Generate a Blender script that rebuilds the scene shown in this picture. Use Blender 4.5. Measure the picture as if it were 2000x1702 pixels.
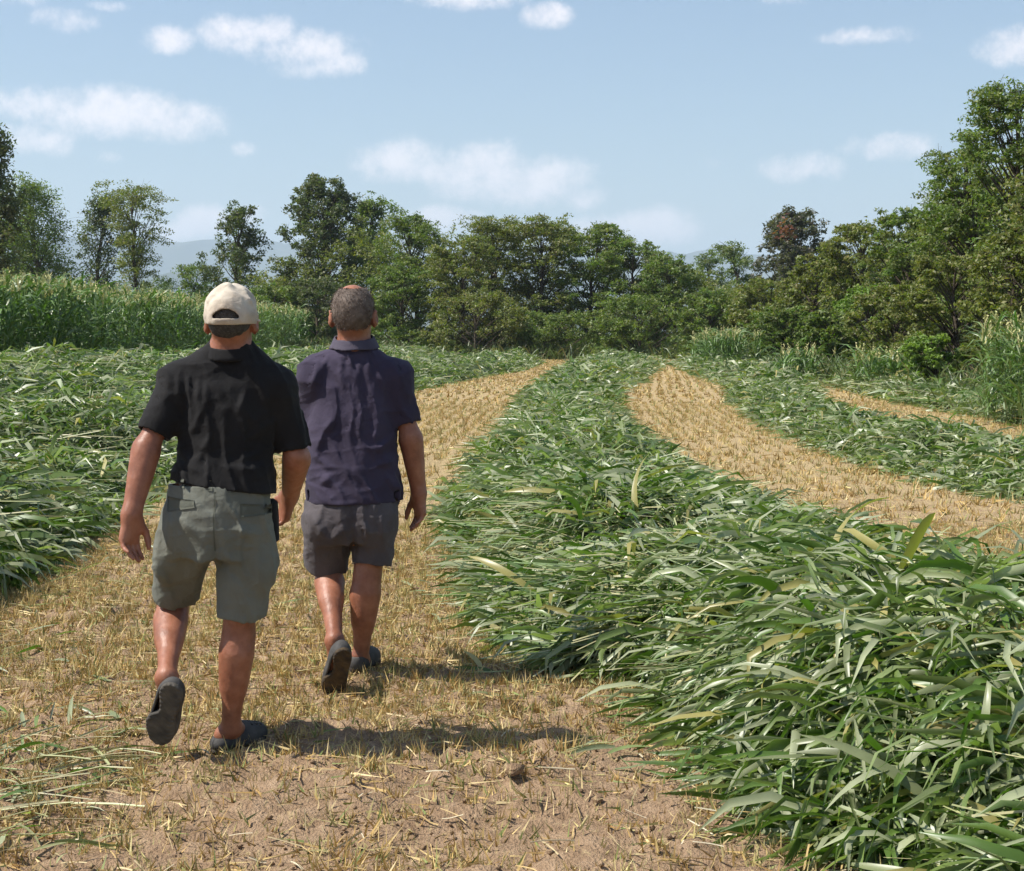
import bpy, math
import numpy as np
from mathutils import Vector, Matrix
from mathutils.bvhtree import BVHTree

for o in list(bpy.data.objects):
    bpy.data.objects.remove(o)
SC = bpy.context.scene
COL = SC.collection
rad = math.radians

# ------------------------------------------------------------------ camera
EYE = 1.567                      # eye height of the photographer in metres
FOC = 1.5                        # focal length / image width
PITCH = math.atan(201 / 3000)
cam = bpy.data.cameras.new('camera')
cam.sensor_width = 36
cam.lens = 36 * FOC
cam.clip_start = 0.1
cam.clip_end = 60000
camo = bpy.data.objects.new('camera', cam)
COL.objects.link(camo)
camo.location = (0, 0, EYE)
camo.rotation_euler = (math.pi / 2 - PITCH, 0, 0)
SC.camera = camo

# ------------------------------------------------------------------ sun, sky, exposure
SUN_EL, SUN_AZ = 53.0, -100.0     # azimuth from +Y towards +X: the sun stands to the left
su = bpy.data.lights.new('sun', 'SUN')
su.energy = 5.0
su.angle = rad(0.53)
su.color = (1.0, 0.95, 0.87)
suno = bpy.data.objects.new('sun', su)
COL.objects.link(suno)
sd = Vector((math.sin(rad(SUN_AZ)) * math.cos(rad(SUN_EL)),
             math.cos(rad(SUN_AZ)) * math.cos(rad(SUN_EL)), math.sin(rad(SUN_EL))))
suno.rotation_euler = sd.to_track_quat('Z', 'Y').to_euler()

SC.view_settings.view_transform = 'Standard'
SC.view_settings.look = 'None'
SC.view_settings.gamma = 1
SC.view_settings.use_curve_mapping = False
SC.view_settings.exposure = 0.58
SC.cycles.use_denoising = True
SC.cycles.max_bounces = 6
SC.cycles.diffuse_bounces = 3
SC.cycles.glossy_bounces = 2
SC.cycles.transmission_bounces = 3
SC.cycles.volume_bounces = 1
SC.cycles.transparent_max_bounces = 4
SC.cycles.use_adaptive_sampling = True
SC.cycles.adaptive_threshold = 0.02
SC.cycles.caustics_reflective = False
SC.cycles.caustics_refractive = False

W = bpy.data.worlds.new('World')
SC.world = W
W.use_nodes = True
NT = W.node_tree
NT.nodes.clear()


def wn(t, **kw):
    n = NT.nodes.new(t)
    for k, v in kw.items():
        setattr(n, k, v)
    return n


def wmath(op, a, b=None, c=None):
    n = wn('ShaderNodeMath', operation=op)
    for i, v in enumerate((a, b, c)):
        if v is None:
            continue
        if isinstance(v, (int, float)):
            n.inputs[i].default_value = v
        else:
            NT.links.new(v, n.inputs[i])
    return n.outputs[0]


sky = wn('ShaderNodeTexSky', sky_type='NISHITA', sun_disc=False)
sky.sun_elevation = rad(SUN_EL)
sky.sun_rotation = rad(SUN_AZ)
sky.altitude = 200
sky.air_density = 1.2
sky.dust_density = 0.6
sky.ozone_density = 3.0
tc = wn('ShaderNodeTexCoord')
sep = wn('ShaderNodeSeparateXYZ')
NT.links.new(tc.outputs['Generated'], sep.inputs[0])
az = wmath('ARCTAN2', sep.outputs[0], sep.outputs[1])
el = wmath('ARCSINE', sep.outputs[2])
# the same field of small cumulus goes on all round the horizon (mirrored every 40 degrees)
azf = wmath('SUBTRACT', wmath('PINGPONG', wmath('ADD', az, rad(20) + rad(320)), rad(40)), rad(20))
nz1 = wn('ShaderNodeTexNoise')
nz1.inputs['Scale'].default_value = 62
nz1.inputs['Detail'].default_value = 9
nz1.inputs['Roughness'].default_value = 0.68
NT.links.new(tc.outputs['Generated'], nz1.inputs['Vector'])
nz2 = wn('ShaderNodeTexNoise')
nz2.inputs['Scale'].default_value = 20
nz2.inputs['Detail'].default_value = 5
NT.links.new(tc.outputs['Generated'], nz2.inputs['Vector'])
wob = wmath('ADD', wmath('MULTIPLY', wmath('SUBTRACT', nz1.outputs[0], 0.5), 3.0),
            wmath('MULTIPLY', wmath('SUBTRACT', nz2.outputs[0], 0.5), 1.6))
# azimuth, elevation (degrees), half sizes, strength of every cloud
CLOUDS = []
for (x, y, rx, ry, s) in [
        (345, 98, 48, 26, .9), (470, 88, 75, 36, 1), (545, 82, 55, 34, 1), (605, 110, 110, 42, 1), (665, 135, 60, 30, .9), (590, 145, 60, 22, .8),
        (110, 230, 105, 36, .9), (200, 240, 150, 46, 1), (330, 250, 120, 40, .9), (75, 292, 75, 28, .8), (130, 310, 30, 16, .5),
        (800, 322, 100, 46, 1), (930, 335, 140, 54, 1.1), (1050, 355, 120, 52, 1.1), (1130, 385, 55, 28, .8),
        (1072, 43, 48, 24, .85), (890, 2, 130, 24, .7), (145, 73, 55, 20, .6), (45, 25, 50, 24, .5), (225, 44, 35, 9, .4),
        (1545, 338, 85, 26, .75), (1745, 300, 82, 26, .8), (1975, 125, 70, 36, .9), (1690, 95, 80, 14, .5), (1520, 22, 45, 8, .3),
        (392, 440, 60, 36, 1.4), (355, 458, 65, 22, 1.2), (1290, 445, 95, 40, 1.4), (1200, 455, 100, 36, 1.1), (850, 432, 80, 28, 1.3), (490, 425, 40, 20, 1),
        (480, 300, 22, 13, .5), (1830, 405, 45, 22, .7), (1150, 0, 60, 9, .4), (1400, 325, 25, 10, .25), (220, 322, 22, 9, .3)]:
    CLOUDS.append((math.atan((x - 1000) / 3000), math.atan((650 - y) / 3000), rx / 3000, ry / 3000, s))
dens = None
base_shade = None
for (ca, ce, ra, re, s) in CLOUDS:
    dx = wmath('DIVIDE', wmath('SUBTRACT', azf, ca), ra)
    dy = wmath('DIVIDE', wmath('SUBTRACT', el, ce), re)
    q = wmath('MULTIPLY_ADD', dx, dx, wmath('MULTIPLY', dy, dy))
    v = wmath('MULTIPLY', wmath('SUBTRACT', 1.25, q), s)
    dens = v if dens is None else wmath('SMOOTH_MAX', dens, v, 0.25)
dens = wmath('MINIMUM', wmath('ADD', dens, wob), 4)
# scattered cumulus overhead, above the elevation the photograph shows
hi = wn('ShaderNodeMapRange')
hi.inputs[1].default_value = rad(16)
hi.inputs[2].default_value = rad(24)
NT.links.new(el, hi.inputs[0])
nz3 = wn('ShaderNodeTexNoise')
nz3.inputs['Scale'].default_value = 4
nz3.inputs['Detail'].default_value = 7
NT.links.new(tc.outputs['Generated'], nz3.inputs['Vector'])
ov = wmath('MULTIPLY', wmath('SUBTRACT', nz3.outputs[0], 0.56), 9)
ovm = wmath('ADD', wmath('MULTIPLY', ov, hi.outputs[0]), wmath('MULTIPLY', wmath('SUBTRACT', 1, hi.outputs[0]), -3))
dens = wmath('MAXIMUM', dens, ovm)
cm = wn('ShaderNodeMapRange', interpolation_type='SMOOTHSTEP')
cm.inputs[1].default_value = -0.2
cm.inputs[2].default_value = 1.6
cm.inputs[3].default_value = 0
cm.inputs[4].default_value = 0.76
NT.links.new(dens, cm.inputs[0])
ccol = wn('ShaderNodeMix', data_type='RGBA')
ccol.inputs[6].default_value = (10.0, 9.1, 9.1, 1)
ccol.inputs[7].default_value = (12.0, 10.8, 10.5, 1)
NT.links.new(nz1.outputs[0], ccol.inputs[0])
mx = wn('ShaderNodeMix', data_type='RGBA')
NT.links.new(cm.outputs[0], mx.inputs[0])
NT.links.new(sky.outputs[0], mx.inputs[6])
NT.links.new(ccol.outputs[2], mx.inputs[7])
bg = wn('ShaderNodeBackground')
bg.inputs[1].default_value = 0.086
NT.links.new(mx.outputs[2], bg.inputs[0])
wo = wn('ShaderNodeOutputWorld')
NT.links.new(bg.outputs[0], wo.inputs[0])
W.cycles.sampling_method = 'MANUAL'
W.cycles.sample_map_resolution = 1024


# ------------------------------------------------------------------ helpers
def P(px, py, d):
    """world point at distance d along +Y that the photograph shows at (px, py)"""
    u, v = (px - 1000) / 3000, (851 - py) / 3000
    c, s = math.cos(PITCH), math.sin(PITCH)
    y, z = c + v * s, -s + v * c
    return np.array([u * d / y, d, EYE + z * d / y])


def tag(o, label=None, cat=None, group=None, kind=None):
    for k, v in (('label', label), ('category', cat), ('group', group), ('kind', kind)):
        if v:
            o[k] = v
    return o


def mesh_np(name, V, F, mat, parent=None, smooth=False, col=None, origin=None):
    """one mesh object from arrays; F is one array (or a list of arrays) of tris / quads"""
    V = np.asarray(V, np.float32).reshape(-1, 3)
    if origin is not None:
        V = V - np.asarray(origin, np.float32)
    Fs = F if isinstance(F, list) else [F]
    Fs = [np.asarray(f, np.int32) for f in Fs if len(f)]
    me = bpy.data.meshes.new(name)
    me.vertices.add(len(V))
    me.vertices.foreach_set('co', V.ravel())
    idx = np.concatenate([f.ravel() for f in Fs])
    tot = np.concatenate([np.full(len(f), f.shape[1], np.int32) for f in Fs])
    st = np.concatenate([[0], np.cumsum(tot)[:-1]]).astype(np.int32)
    me.loops.add(len(idx))
    me.loops.foreach_set('vertex_index', idx)
    me.polygons.add(len(tot))
    me.polygons.foreach_set('loop_start', st)
    me.polygons.foreach_set('loop_total', tot)
    if smooth:
        me.polygons.foreach_set('use_smooth', np.ones(len(tot), bool))
    if col is not None:
        a = me.color_attributes.new('tint', 'FLOAT_COLOR', 'POINT')
        c = np.ones((len(V), 4), np.float32)
        c[:, :3] = col
        a.data.foreach_set('color', c.ravel())
    me.update(calc_edges=True)
    me.materials.append(mat)
    o = bpy.data.objects.new(name, me)
    COL.objects.link(o)
    if origin is not None:
        o.location = tuple(float(q) for q in origin)
    if parent:
        o.parent = parent
        if origin is None and parent.location.length > 0:
            o.location = -parent.location
    return o


def empty(name, loc=(0, 0, 0)):
    o = bpy.data.objects.new(name, None)
    o.empty_display_size = 0.2
    COL.objects.link(o)
    o.location = tuple(float(q) for q in loc)
    return o


def hash2(ix, iy, s):
    n = (ix * 374761393 + iy * 668265263 + s * 1442695041) & 0x7fffffff
    n = ((n ^ (n >> 13)) * 1274126177) & 0x7fffffff
    return ((n ^ (n >> 16)) & 0xffff) / 65535.0


def vnoise(x, y, s=0):
    ix, iy = np.floor(x).astype(np.int64), np.floor(y).astype(np.int64)
    fx, fy = x - ix, y - iy
    fx, fy = fx * fx * (3 - 2 * fx), fy * fy * (3 - 2 * fy)
    a, b = hash2(ix, iy, s), hash2(ix + 1, iy, s)
    c, d = hash2(ix, iy + 1, s), hash2(ix + 1, iy + 1, s)
    return (a * (1 - fx) + b * fx) * (1 - fy) + (c * (1 - fx) + d * fx) * fy


def fbm(x, y, s=0, o=4):
    r, a, t = 0, 0.5, 0
    for i in range(o):
        r = r + a * vnoise(x * 2 ** i, y * 2 ** i, s + i * 17)
        t += a
        a *= 0.5
    return r / t


def sstep(a, b, x):
    t = np.clip((x - a) / (b - a), 0, 1)
    return t * t * (3 - 2 * t)


# ------------------------------------------------------------------ materials
def newmat(name):
    m = bpy.data.materials.new(name)
    m.use_nodes = True
    nt = m.node_tree
    b = nt.nodes['Principled BSDF']
    return m, nt, b


def node(nt, t, ins=None, **kw):
    n = nt.nodes.new(t)
    for k, v in kw.items():
        setattr(n, k, v)
    for k, v in (ins or {}).items():
        if hasattr(v, 'is_linked') or hasattr(v, 'links'):
            nt.links.new(v, n.inputs[k])
        else:
            n.inputs[k].default_value = v
    return n


def ramp(nt, fac, stops):
    r = nt.nodes.new('ShaderNodeValToRGB')
    e = r.color_ramp.elements
    while len(e) < len(stops):
        e.new(0.5)
    for i, (p, c) in enumerate(stops):
        e[i].position = p
        e[i].color = (*c, 1)
    nt.links.new(fac, r.inputs[0])
    return r.outputs[0]


def leaf_mat(name, rough=0.45, spec=0.5, trans=0.3, tcol=(1.1, 1.25, 0.5), vein=0.0, back=None):
    """foliage: tint attribute per leaf, light through the blade, gloss"""
    m, nt, b = newmat(name)
    at = node(nt, 'ShaderNodeAttribute', attribute_name='tint')
    colo = at.outputs['Color']
    nz = node(nt, 'ShaderNodeTexNoise', {'Scale': 9.0, 'Detail': 3.0})
    tcn = node(nt, 'ShaderNodeTexCoord')
    nt.links.new(tcn.outputs['Object'], nz.inputs['Vector'])
    hs = node(nt, 'ShaderNodeMapRange', {0: nz.outputs[0], 1: .3, 2: .7, 3: .85, 4: 1.15})
    mu = node(nt, 'ShaderNodeMix', data_type='RGBA', blend_type='MULTIPLY')
    mu.inputs[0].default_value = 1
    nt.links.new(colo, mu.inputs[6])
    nt.links.new(hs.outputs[0], mu.inputs[7])
    basec = mu.outputs[2]
    if back:
        g = node(nt, 'ShaderNodeNewGeometry')
        mb = node(nt, 'ShaderNodeMix', data_type='RGBA', blend_type='MULTIPLY')
        nt.links.new(g.outputs['Backfacing'], mb.inputs[0])
        nt.links.new(basec, mb.inputs[6])
        mb.inputs[7].default_value = (*back, 1)
        basec = mb.outputs[2]
    nt.links.new(basec, b.inputs['Base Color'])
    b.inputs['Roughness'].default_value = rough
    b.inputs['Specular IOR Level'].default_value = spec
    tr = node(nt, 'ShaderNodeBsdfTranslucent')
    tm = node(nt, 'ShaderNodeMix', data_type='RGBA', blend_type='MULTIPLY')
    tm.inputs[0].default_value = 1
    nt.links.new(colo, tm.inputs[6])
    tm.inputs[7].default_value = (*tcol, 1)
    nt.links.new(tm.outputs[2], tr.inputs[0])
    ms = node(nt, 'ShaderNodeMixShader', {0: trans})
    nt.links.new(b.outputs[0], ms.inputs[1])
    nt.links.new(tr.outputs[0], ms.inputs[2])
    nt.links.new(ms.outputs[0], nt.nodes['Material Output'].inputs[0])
    return m


def plain_mat(name, c1, c2, scale=20, rough=0.8, bump=0.3, bscale=80, spec=0.3, dist=0.01, detail=5):
    m, nt, b = newmat(name)
    tcn = node(nt, 'ShaderNodeTexCoord')
    nz = node(nt, 'ShaderNodeTexNoise', {'Scale': scale, 'Detail': detail, 'Vector': tcn.outputs['Object']})
    nt.links.new(ramp(nt, nz.outputs[0], [(.3, c1), (.7, c2)]), b.inputs['Base Color'])
    b.inputs['Roughness'].default_value = rough
    b.inputs['Specular IOR Level'].default_value = spec
    if bump:
        n2 = node(nt, 'ShaderNodeTexNoise', {'Scale': bscale, 'Detail': 5.0, 'Vector': tcn.outputs['Object']})
        bp = node(nt, 'ShaderNodeBump', {'Strength': bump, 'Distance': dist, 'Height': n2.outputs[0]})
        nt.links.new(bp.outputs[0], b.inputs['Normal'])
    return m
# ------------------------------------------------------------------ the ground
def T(x, y):
    """height of the land"""
    x, y = np.asarray(x, float), np.asarray(y, float)
    z = 0.38 * sstep(-4.5, -10.5, x) * sstep(6, 16, y)
    z = z + 0.10 * (fbm(x * .08 + 3, y * .05, 5, 2) - .5) * sstep(10, 22, y)
    return z


# mown swaths: (distance, centre x, half width, height)
SW = {
    'central': [(2.60, 3.300, 1.300, 0.42), (3.60, 2.800, 1.300, 0.43), (4.47, 2.485, 1.265, 0.44), (5.00, 2.250, 1.250, 0.45), (5.62, 2.065, 1.135, 0.45), (6.60, 1.810, 1.010, 0.45), (7.10, 1.550, 1.130, 0.45), (7.70, 1.310, 1.210, 0.45), (10.00, 1.070, 1.150, 0.44), (12.30, 0.810, 1.140, 0.42), (15.00, 0.660, 1.080, 0.40),
                (20, .75, .82, .38),
                (30, 1.08, .86, .38), (40, 1.72, 1.05, .40), (52, 2.9, 1.45, .40), (66, 4.2, 1.9, .38), (86, 6.2, 2.2, .42)],
    'left': [(3.5, -4.8, 1.5, .62), (7, -4.5, 1.45, .66), (10, -4.8, 1.5, .64), (14, -5.1, 1.6, .6), (20, -5.1, 1.7, .56), (30, -4.8, 1.75, .5), (42, -4.4, 1.75, .5),
             (52, -3.2, 1.75, .5), (64, -1.4, 1.75, .5), (80, .3, 1.3, .4)],
    'far_left': [(8, -8.2, 1.7, .5), (14, -8.6, 1.9, .5), (25, -9.2, 2.3, .55), (40, -9.2, 2.5, .55), (60, -8.2, 2.6, .5), (80, -6, 2.6, .5), (93, -4, 2.4, .5)],
    'right': [(9.5, 7.1, 1.1, .30), (13, 5.9, 1.0, .30), (16, 5.35, 1.0, .28), (20, 5.05, .92, .26), (26, 5.1, .82, .22), (34, 5.8, .85, .24), (42, 7.2, 1.1, .3), (56, 8.8, 2.0, .4), (75, 10, 2.2, .4)],
    'far_right': [(18, 9.4, .8, .30), (22, 9.2, .8, .30), (27, 9.2, .75, .28), (32, 9.2, .75, .28), (38, 9.4, .7, .26), (48, 10.4, .8, .26)],
}


def swath_at(key, y):
    a = np.array(SW[key], float)
    return tuple(np.interp(y, a[:, 0], a[:, i]) for i in (1, 2, 3))


def mound(key, x, y, f=1.0):
    a = np.array(SW[key], float)
    cx, hw, h = swath_at(key, y)
    t = np.abs(x - cx) / (hw * (0.86 + 0.28 * vnoise(y * 0.9, x * .3 + 7, 3)))
    prof = np.clip(1 - t ** 2.2, 0, 1) ** 0.75
    lump = np.clip(0.18 + 1.75 * fbm(x * 0.85, y * 0.55, 11, 3), .45, 1.7)
    ends = sstep(a[0, 0] - .6, a[0, 0] + .2, y) * sstep(a[-1, 0] + .6, a[-1, 0] - 1.5, y)
    return h * prof * lump * f * ends


def swath_cover(x, y):
    m = 0
    for k in SW:
        m = np.maximum(m, mound(k, x, y))
    return m


def clods(x, y):
    n = fbm(x * 9, y * 9, 2, 3)
    r = fbm(x * 2.2, y * 2.2, 8, 2)
    m = fbm(x * 19, y * 19, 12, 2)
    return 0.11 * np.abs(n - .5) ** 0.9 * (0.2 + 1.5 * r) + 0.045 * (r - .5) + 0.036 * (m - .5) * (.3 + 1.2 * r)


def lin_geo(a, b, step, hi, n):
    f = np.arange(a, b, step)
    g = b + (np.geomspace(1, 1 + (hi - b) / step / 1.0, n) - 1) * step
    return np.concatenate([f, g])


def grid_mesh(xs, ys):
    X, Y = np.meshgrid(xs, ys, indexing='ij')
    nx, ny = X.shape
    i = np.arange(nx * ny).reshape(nx, ny)
    F = np.stack([i[:-1, :-1].ravel(), i[1:, :-1].ravel(), i[1:, 1:].ravel(), i[:-1, 1:].ravel()], 1)
    return X.ravel(), Y.ravel(), F


xs_r = lin_geo(-3.4, 2.2, .044, 14000, 66)
xs_l = -lin_geo(3.4, 3.43, .033, 14000, 66)[::-1]
xs = np.concatenate([xs_l[:-1], xs_r])
ys = np.concatenate([-np.geomspace(1, 3000, 14)[::-1], np.arange(0, 3.6, .3), lin_geo(3.6, 10.5, .044, 14000, 120)])
X, Y, F = grid_mesh(xs, ys)
near = sstep(40, 10, Y) * sstep(12, 5, np.abs(X))
Z = T(X, Y) + clods(X, Y) * near


def ground_mat():
    m, nt, b = newmat('soil')
    g = node(nt, 'ShaderNodeNewGeometry')
    pos = g.outputs['Position']
    n1 = node(nt, 'ShaderNodeTexNoise', {'Vector': pos, 'Scale': 1.1, 'Detail': 6.0})
    n2 = node(nt, 'ShaderNodeTexNoise', {'Vector': pos, 'Scale': 14.0, 'Detail': 8.0, 'Roughness': .7})
    n3 = node(nt, 'ShaderNodeTexNoise', {'Vector': pos, 'Scale': 90.0, 'Detail': 6.0})
    c1 = ramp(nt, n2.outputs[0], [(.25, (.17, .112, .070)), (.5, (.325, .226, .144)), (.78, (.48, .355, .24))])
    c2 = ramp(nt, n1.outputs[0], [(.35, (.9, .86, .82)), (.7, (1.1, 1.08, 1.05))])
    mu = node(nt, 'ShaderNodeMix', data_type='RGBA', blend_type='MULTIPLY')
    mu.inputs[0].default_value = 1
    nt.links.new(c1, mu.inputs[6])
    nt.links.new(c2, mu.inputs[7])
    # dry chaff between the clods, more of it on the mown strips further out
    sp = node(nt, 'ShaderNodeSeparateXYZ', {0: pos})
    st = node(nt, 'ShaderNodeMapping', {'Vector': pos, 'Scale': (60, 14, 1)})
    n4 = node(nt, 'ShaderNodeTexNoise', {'Vector': st.outputs[0], 'Scale': 1.0, 'Detail': 4.0})
    amt = node(nt, 'ShaderNodeMapRange', {0: sp.outputs[1], 1: 5.0, 2: 16.0, 3: .58, 4: .36})
    cm_ = node(nt, 'ShaderNodeMath', {0: n4.outputs[0], 1: amt.outputs[0]}, operation='SUBTRACT')
    cf = node(nt, 'ShaderNodeMapRange', {0: cm_.outputs[0], 1: 0.0, 2: .14})
    straw = ramp(nt, n3.outputs[0], [(.3, (.35, .255, .125)), (.7, (.55, .43, .235))])
    m2 = node(nt, 'ShaderNodeMix', data_type='RGBA')
    nt.links.new(cf.outputs[0], m2.inputs[0])
    nt.links.new(mu.outputs[2], m2.inputs[6])
    nt.links.new(straw, m2.inputs[7])
    # grass grows outside the mown field
    dx = node(nt, 'ShaderNodeMapRange', {0: sp.outputs[0], 1: 9.0, 2: 11.5})
    dy = node(nt, 'ShaderNodeMapRange', {0: sp.outputs[1], 1: 88.0, 2: 94.0})
    mg = node(nt, 'ShaderNodeMath', {0: dx.outputs[0], 1: dy.outputs[0]}, operation='MAXIMUM')
    gr = ramp(nt, n2.outputs[0], [(.3, (.04, .07, .018)), (.7, (.11, .14, .04))])
    m3 = node(nt, 'ShaderNodeMix', data_type='RGBA')
    nt.links.new(mg.outputs[0], m3.inputs[0])
    nt.links.new(m2.outputs[2], m3.inputs[6])
    nt.links.new(gr, m3.inputs[7])
    nt.links.new(m3.outputs[2], b.inputs['Base Color'])
    b.inputs['Roughness'].default_value = 0.95
    b.inputs['Specular IOR Level'].default_value = 0.1
    ad = node(nt, 'ShaderNodeMath', {0: n2.outputs[0], 1: n3.outputs[0]}, operation='ADD')
    bp = node(nt, 'ShaderNodeBump', {'Strength': .75, 'Distance': .03, 'Height': ad.outputs[0]})
    nt.links.new(bp.outputs[0], b.inputs['Normal'])
    return m


M_SOIL = ground_mat()
gnd = mesh_np('ground', np.stack([X, Y, Z], 1), F, M_SOIL, smooth=True)
tag(gnd, 'sandy brown mown field soil under the stubble', 'ground', kind='structure')


def GZ(x, y):
    nr = sstep(40, 10, y) * sstep(12, 5, np.abs(x))
    return T(x, y) + clods(x, y) * nr


# ------------------------------------------------------------------ far hills
def hills(name, d, prof, seed, label):
    px = np.array([p[0] for p in prof], float)
    py = np.array([p[1] for p in prof], float)
    xs_ = np.linspace(-2600, 4600, 361)
    h = EYE + (650 - np.interp(xs_, px, py)) / 3000 * d + (fbm(xs_ * .012, xs_ * 0, seed, 4) - .5) * d * .008
    wx = (xs_ - 1000) / 3000 * d
    rows = []
    for t in np.linspace(0, 1, 15):
        f = math.sin(min(t * 2, 1) * math.pi / 2) ** 1.3 if t <= .5 else math.cos((t - .5) * math.pi) ** 1.2
        r = (fbm(xs_ * .03, xs_ * 0 + t * 9, seed + 3, 4) - .5) * d * .02 * math.sin(t * math.pi)
        rows.append(np.stack([wx, np.full_like(wx, d * (.86 + .28 * t)), np.maximum(h * f + r * (1 if t < .45 else .2), -.4)], 1))
    V = np.stack(rows, 0)
    a, b_ = V.shape[:2]
    i = np.arange(a * b_).reshape(a, b_)
    Fh = np.stack([i[:-1, :-1].ravel(), i[:-1, 1:].ravel(), i[1:, 1:].ravel(), i[1:, :-1].ravel()], 1)
    o = mesh_np(name, V.reshape(-1, 3), Fh, M_HILL, smooth=True)
    return tag(o, label, 'hills', kind='structure')


M_HILL = plain_mat('hill_forest', (.03, .05, .025), (.09, .10, .05), scale=.004, rough=1, bump=0, spec=0)
hills('hills', 8600, [(-2600, 470), (-400, 500), (0, 490), (100, 462), (200, 458), (300, 470), (360, 472), (430, 464), (520, 468), (640, 490), (800, 505), (1000, 512), (1200, 508),
                      (1330, 494), (1390, 490), (1450, 500), (1700, 480), (2100, 500), (4600, 480)], 21, 'blue distant mountain ridge seen between the trees')
hills('hills', 5200, [(-2600, 560), (-400, 560), (0, 555), (200, 560), (330, 540), (420, 545), (500, 555), (700, 570), (1000, 565), (1400, 560), (2000, 570), (4600, 560)], 44,
      'lower nearer foothills in front of the distant ridge')


# ------------------------------------------------------------------ ribbons: leaves, stems, straws
def ribbons(base, az_, pitch, droop, length, width, roll, nseg=5, floor=None, fold=0.0, curl=None, prof=None, lift=0.0, twist=None, kink=None, kat=None):
    N = len(base)
    if prof is None:
        prof = np.interp(np.linspace(0, 1, nseg + 1), [0, .15, .45, .75, .93, 1], [.55, .95, 1, .72, .3, .04])
    m = 3 if fold else 2
    pts = np.zeros((N, nseg + 1, 3))
    dirs = np.zeros((N, nseg + 1, 3))
    p = base.copy()
    sl = length / nseg
    for i in range(nseg + 1):
        a = az_ + (curl * i / nseg if curl is not None else 0)
        e = pitch - droop * (i / nseg) ** 1.2
        if kink is not None:
            e = e - kink * (i / nseg > kat)
        e = np.clip(e, -1.5, 1.5)
        dirs[:, i] = np.stack([np.cos(e) * np.cos(a), np.cos(e) * np.sin(a), np.sin(e)], 1)
        pts[:, i] = p
        p = p + dirs[:, i] * sl[:, None]
        if floor is not None:
            z0 = floor(p[:, 0], p[:, 1]) + lift
            p[:, 2] = np.maximum(p[:, 2], z0)
    V = np.zeros((N, nseg + 1, m, 3))
    for i in range(nseg + 1):
        dd = dirs[:, i]
        if i > 0:
            dd = pts[:, i] - pts[:, i - 1]
            dd /= np.linalg.norm(dd, axis=1)[:, None] + 1e-9
        s0 = np.stack([-dd[:, 1], dd[:, 0], 0 * dd[:, 0]], 1)
        s0 /= np.linalg.norm(s0, axis=1)[:, None] + 1e-6
        up = np.cross(dd, s0)
        r = roll + (twist * i / nseg if twist is not None else 0)
        sd_ = np.cos(r)[:, None] * s0 + np.sin(r)[:, None] * up
        nn = np.cross(dd, sd_)
        w = (width * prof[i] * .5)[:, None]
        if m == 2:
            V[:, i, 0] = pts[:, i] - sd_ * w
            V[:, i, 1] = pts[:, i] + sd_ * w
        else:
            V[:, i, 0] = pts[:, i] - sd_ * w
            V[:, i, 1] = pts[:, i] - nn * w * fold
            V[:, i, 2] = pts[:, i] + sd_ * w
    per = (nseg + 1) * m
    f = []
    for i in range(nseg):
        for j in range(m - 1):
            f.append([i * m + j, i * m + j + 1, (i + 1) * m + j + 1, (i + 1) * m + j])
    f = np.array(f)
    Fq = (np.arange(N)[:, None, None] * per + f[None]).reshape(-1, 4)
    return V.reshape(-1, 3), Fq, per


def merge(parts):
    Vs, Fs, Cs, o = [], [], [], 0
    for V, Fq, C in parts:
        Vs.append(V)
        Fs.append(Fq + o)
        Cs.append(C)
        o += len(V)
    return np.concatenate(Vs), np.concatenate(Fs), np.concatenate(Cs)


def leaf_tints(rng, n, per, kinds=None):
    """living sorghum leaf colours, with a few yellowed ones"""
    base = np.array([[.115, .160, .044], [.150, .188, .070], [.085, .140, .028], [.185, .210, .098], [.070, .125, .020]])
    c = base[rng.integers(0, len(base), n)] * rng.uniform(.8, 1.4, (n, 1))
    p_ = rng.random(n) < .36
    c[p_] = np.array([.315, .34, .20]) * rng.uniform(.75, 1.2, (p_.sum(), 1))
    y = rng.random(n) < .05
    c[y] = np.array([.34, .30, .10]) * rng.uniform(.7, 1.1, (y.sum(), 1))
    return np.repeat(c, per, axis=0)


M_LEAF = leaf_mat('cut_sorghum_leaf', rough=.40, spec=.6, trans=.26, tcol=(1.15, 1.6, .45))
M_CULM = leaf_mat('sorghum_stem', rough=.45, spec=.5, trans=.0)
M_MOUND = plain_mat('shade_dark_heart', (.02, .035, .01), (.06, .085, .025), scale=30, rough=.9, bump=.8, bscale=60, dist=.03)  # leaf green darkened: the shade in the swath's gaps is in this colour
M_HEAD = leaf_mat('sorghum_head', rough=.8, spec=.2, trans=.15, tcol=(1.2, 1.1, .6))


def swath_points(rng, key, n, y0, y1, tmax=1.12):
    y = y0 * (y1 / y0) ** rng.random(n)
    # even ground density
    keep = rng.random(n) < y / y1
    y = y[keep]
    t = rng.uniform(-tmax, tmax, len(y))
    cx, hw, h = swath_at(key, y)
    x = cx + t * hw
    # what the photograph could see from a step to either side, with gaps in the mat where the dark heart shows
    k = (np.abs(x) < .36 * y + 1.2) & ((fbm(x * 1.9, y * 1.5, 53, 3) > .45) | (rng.random(len(x)) < .32))
    return x[k], y[k], t[k]


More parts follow.
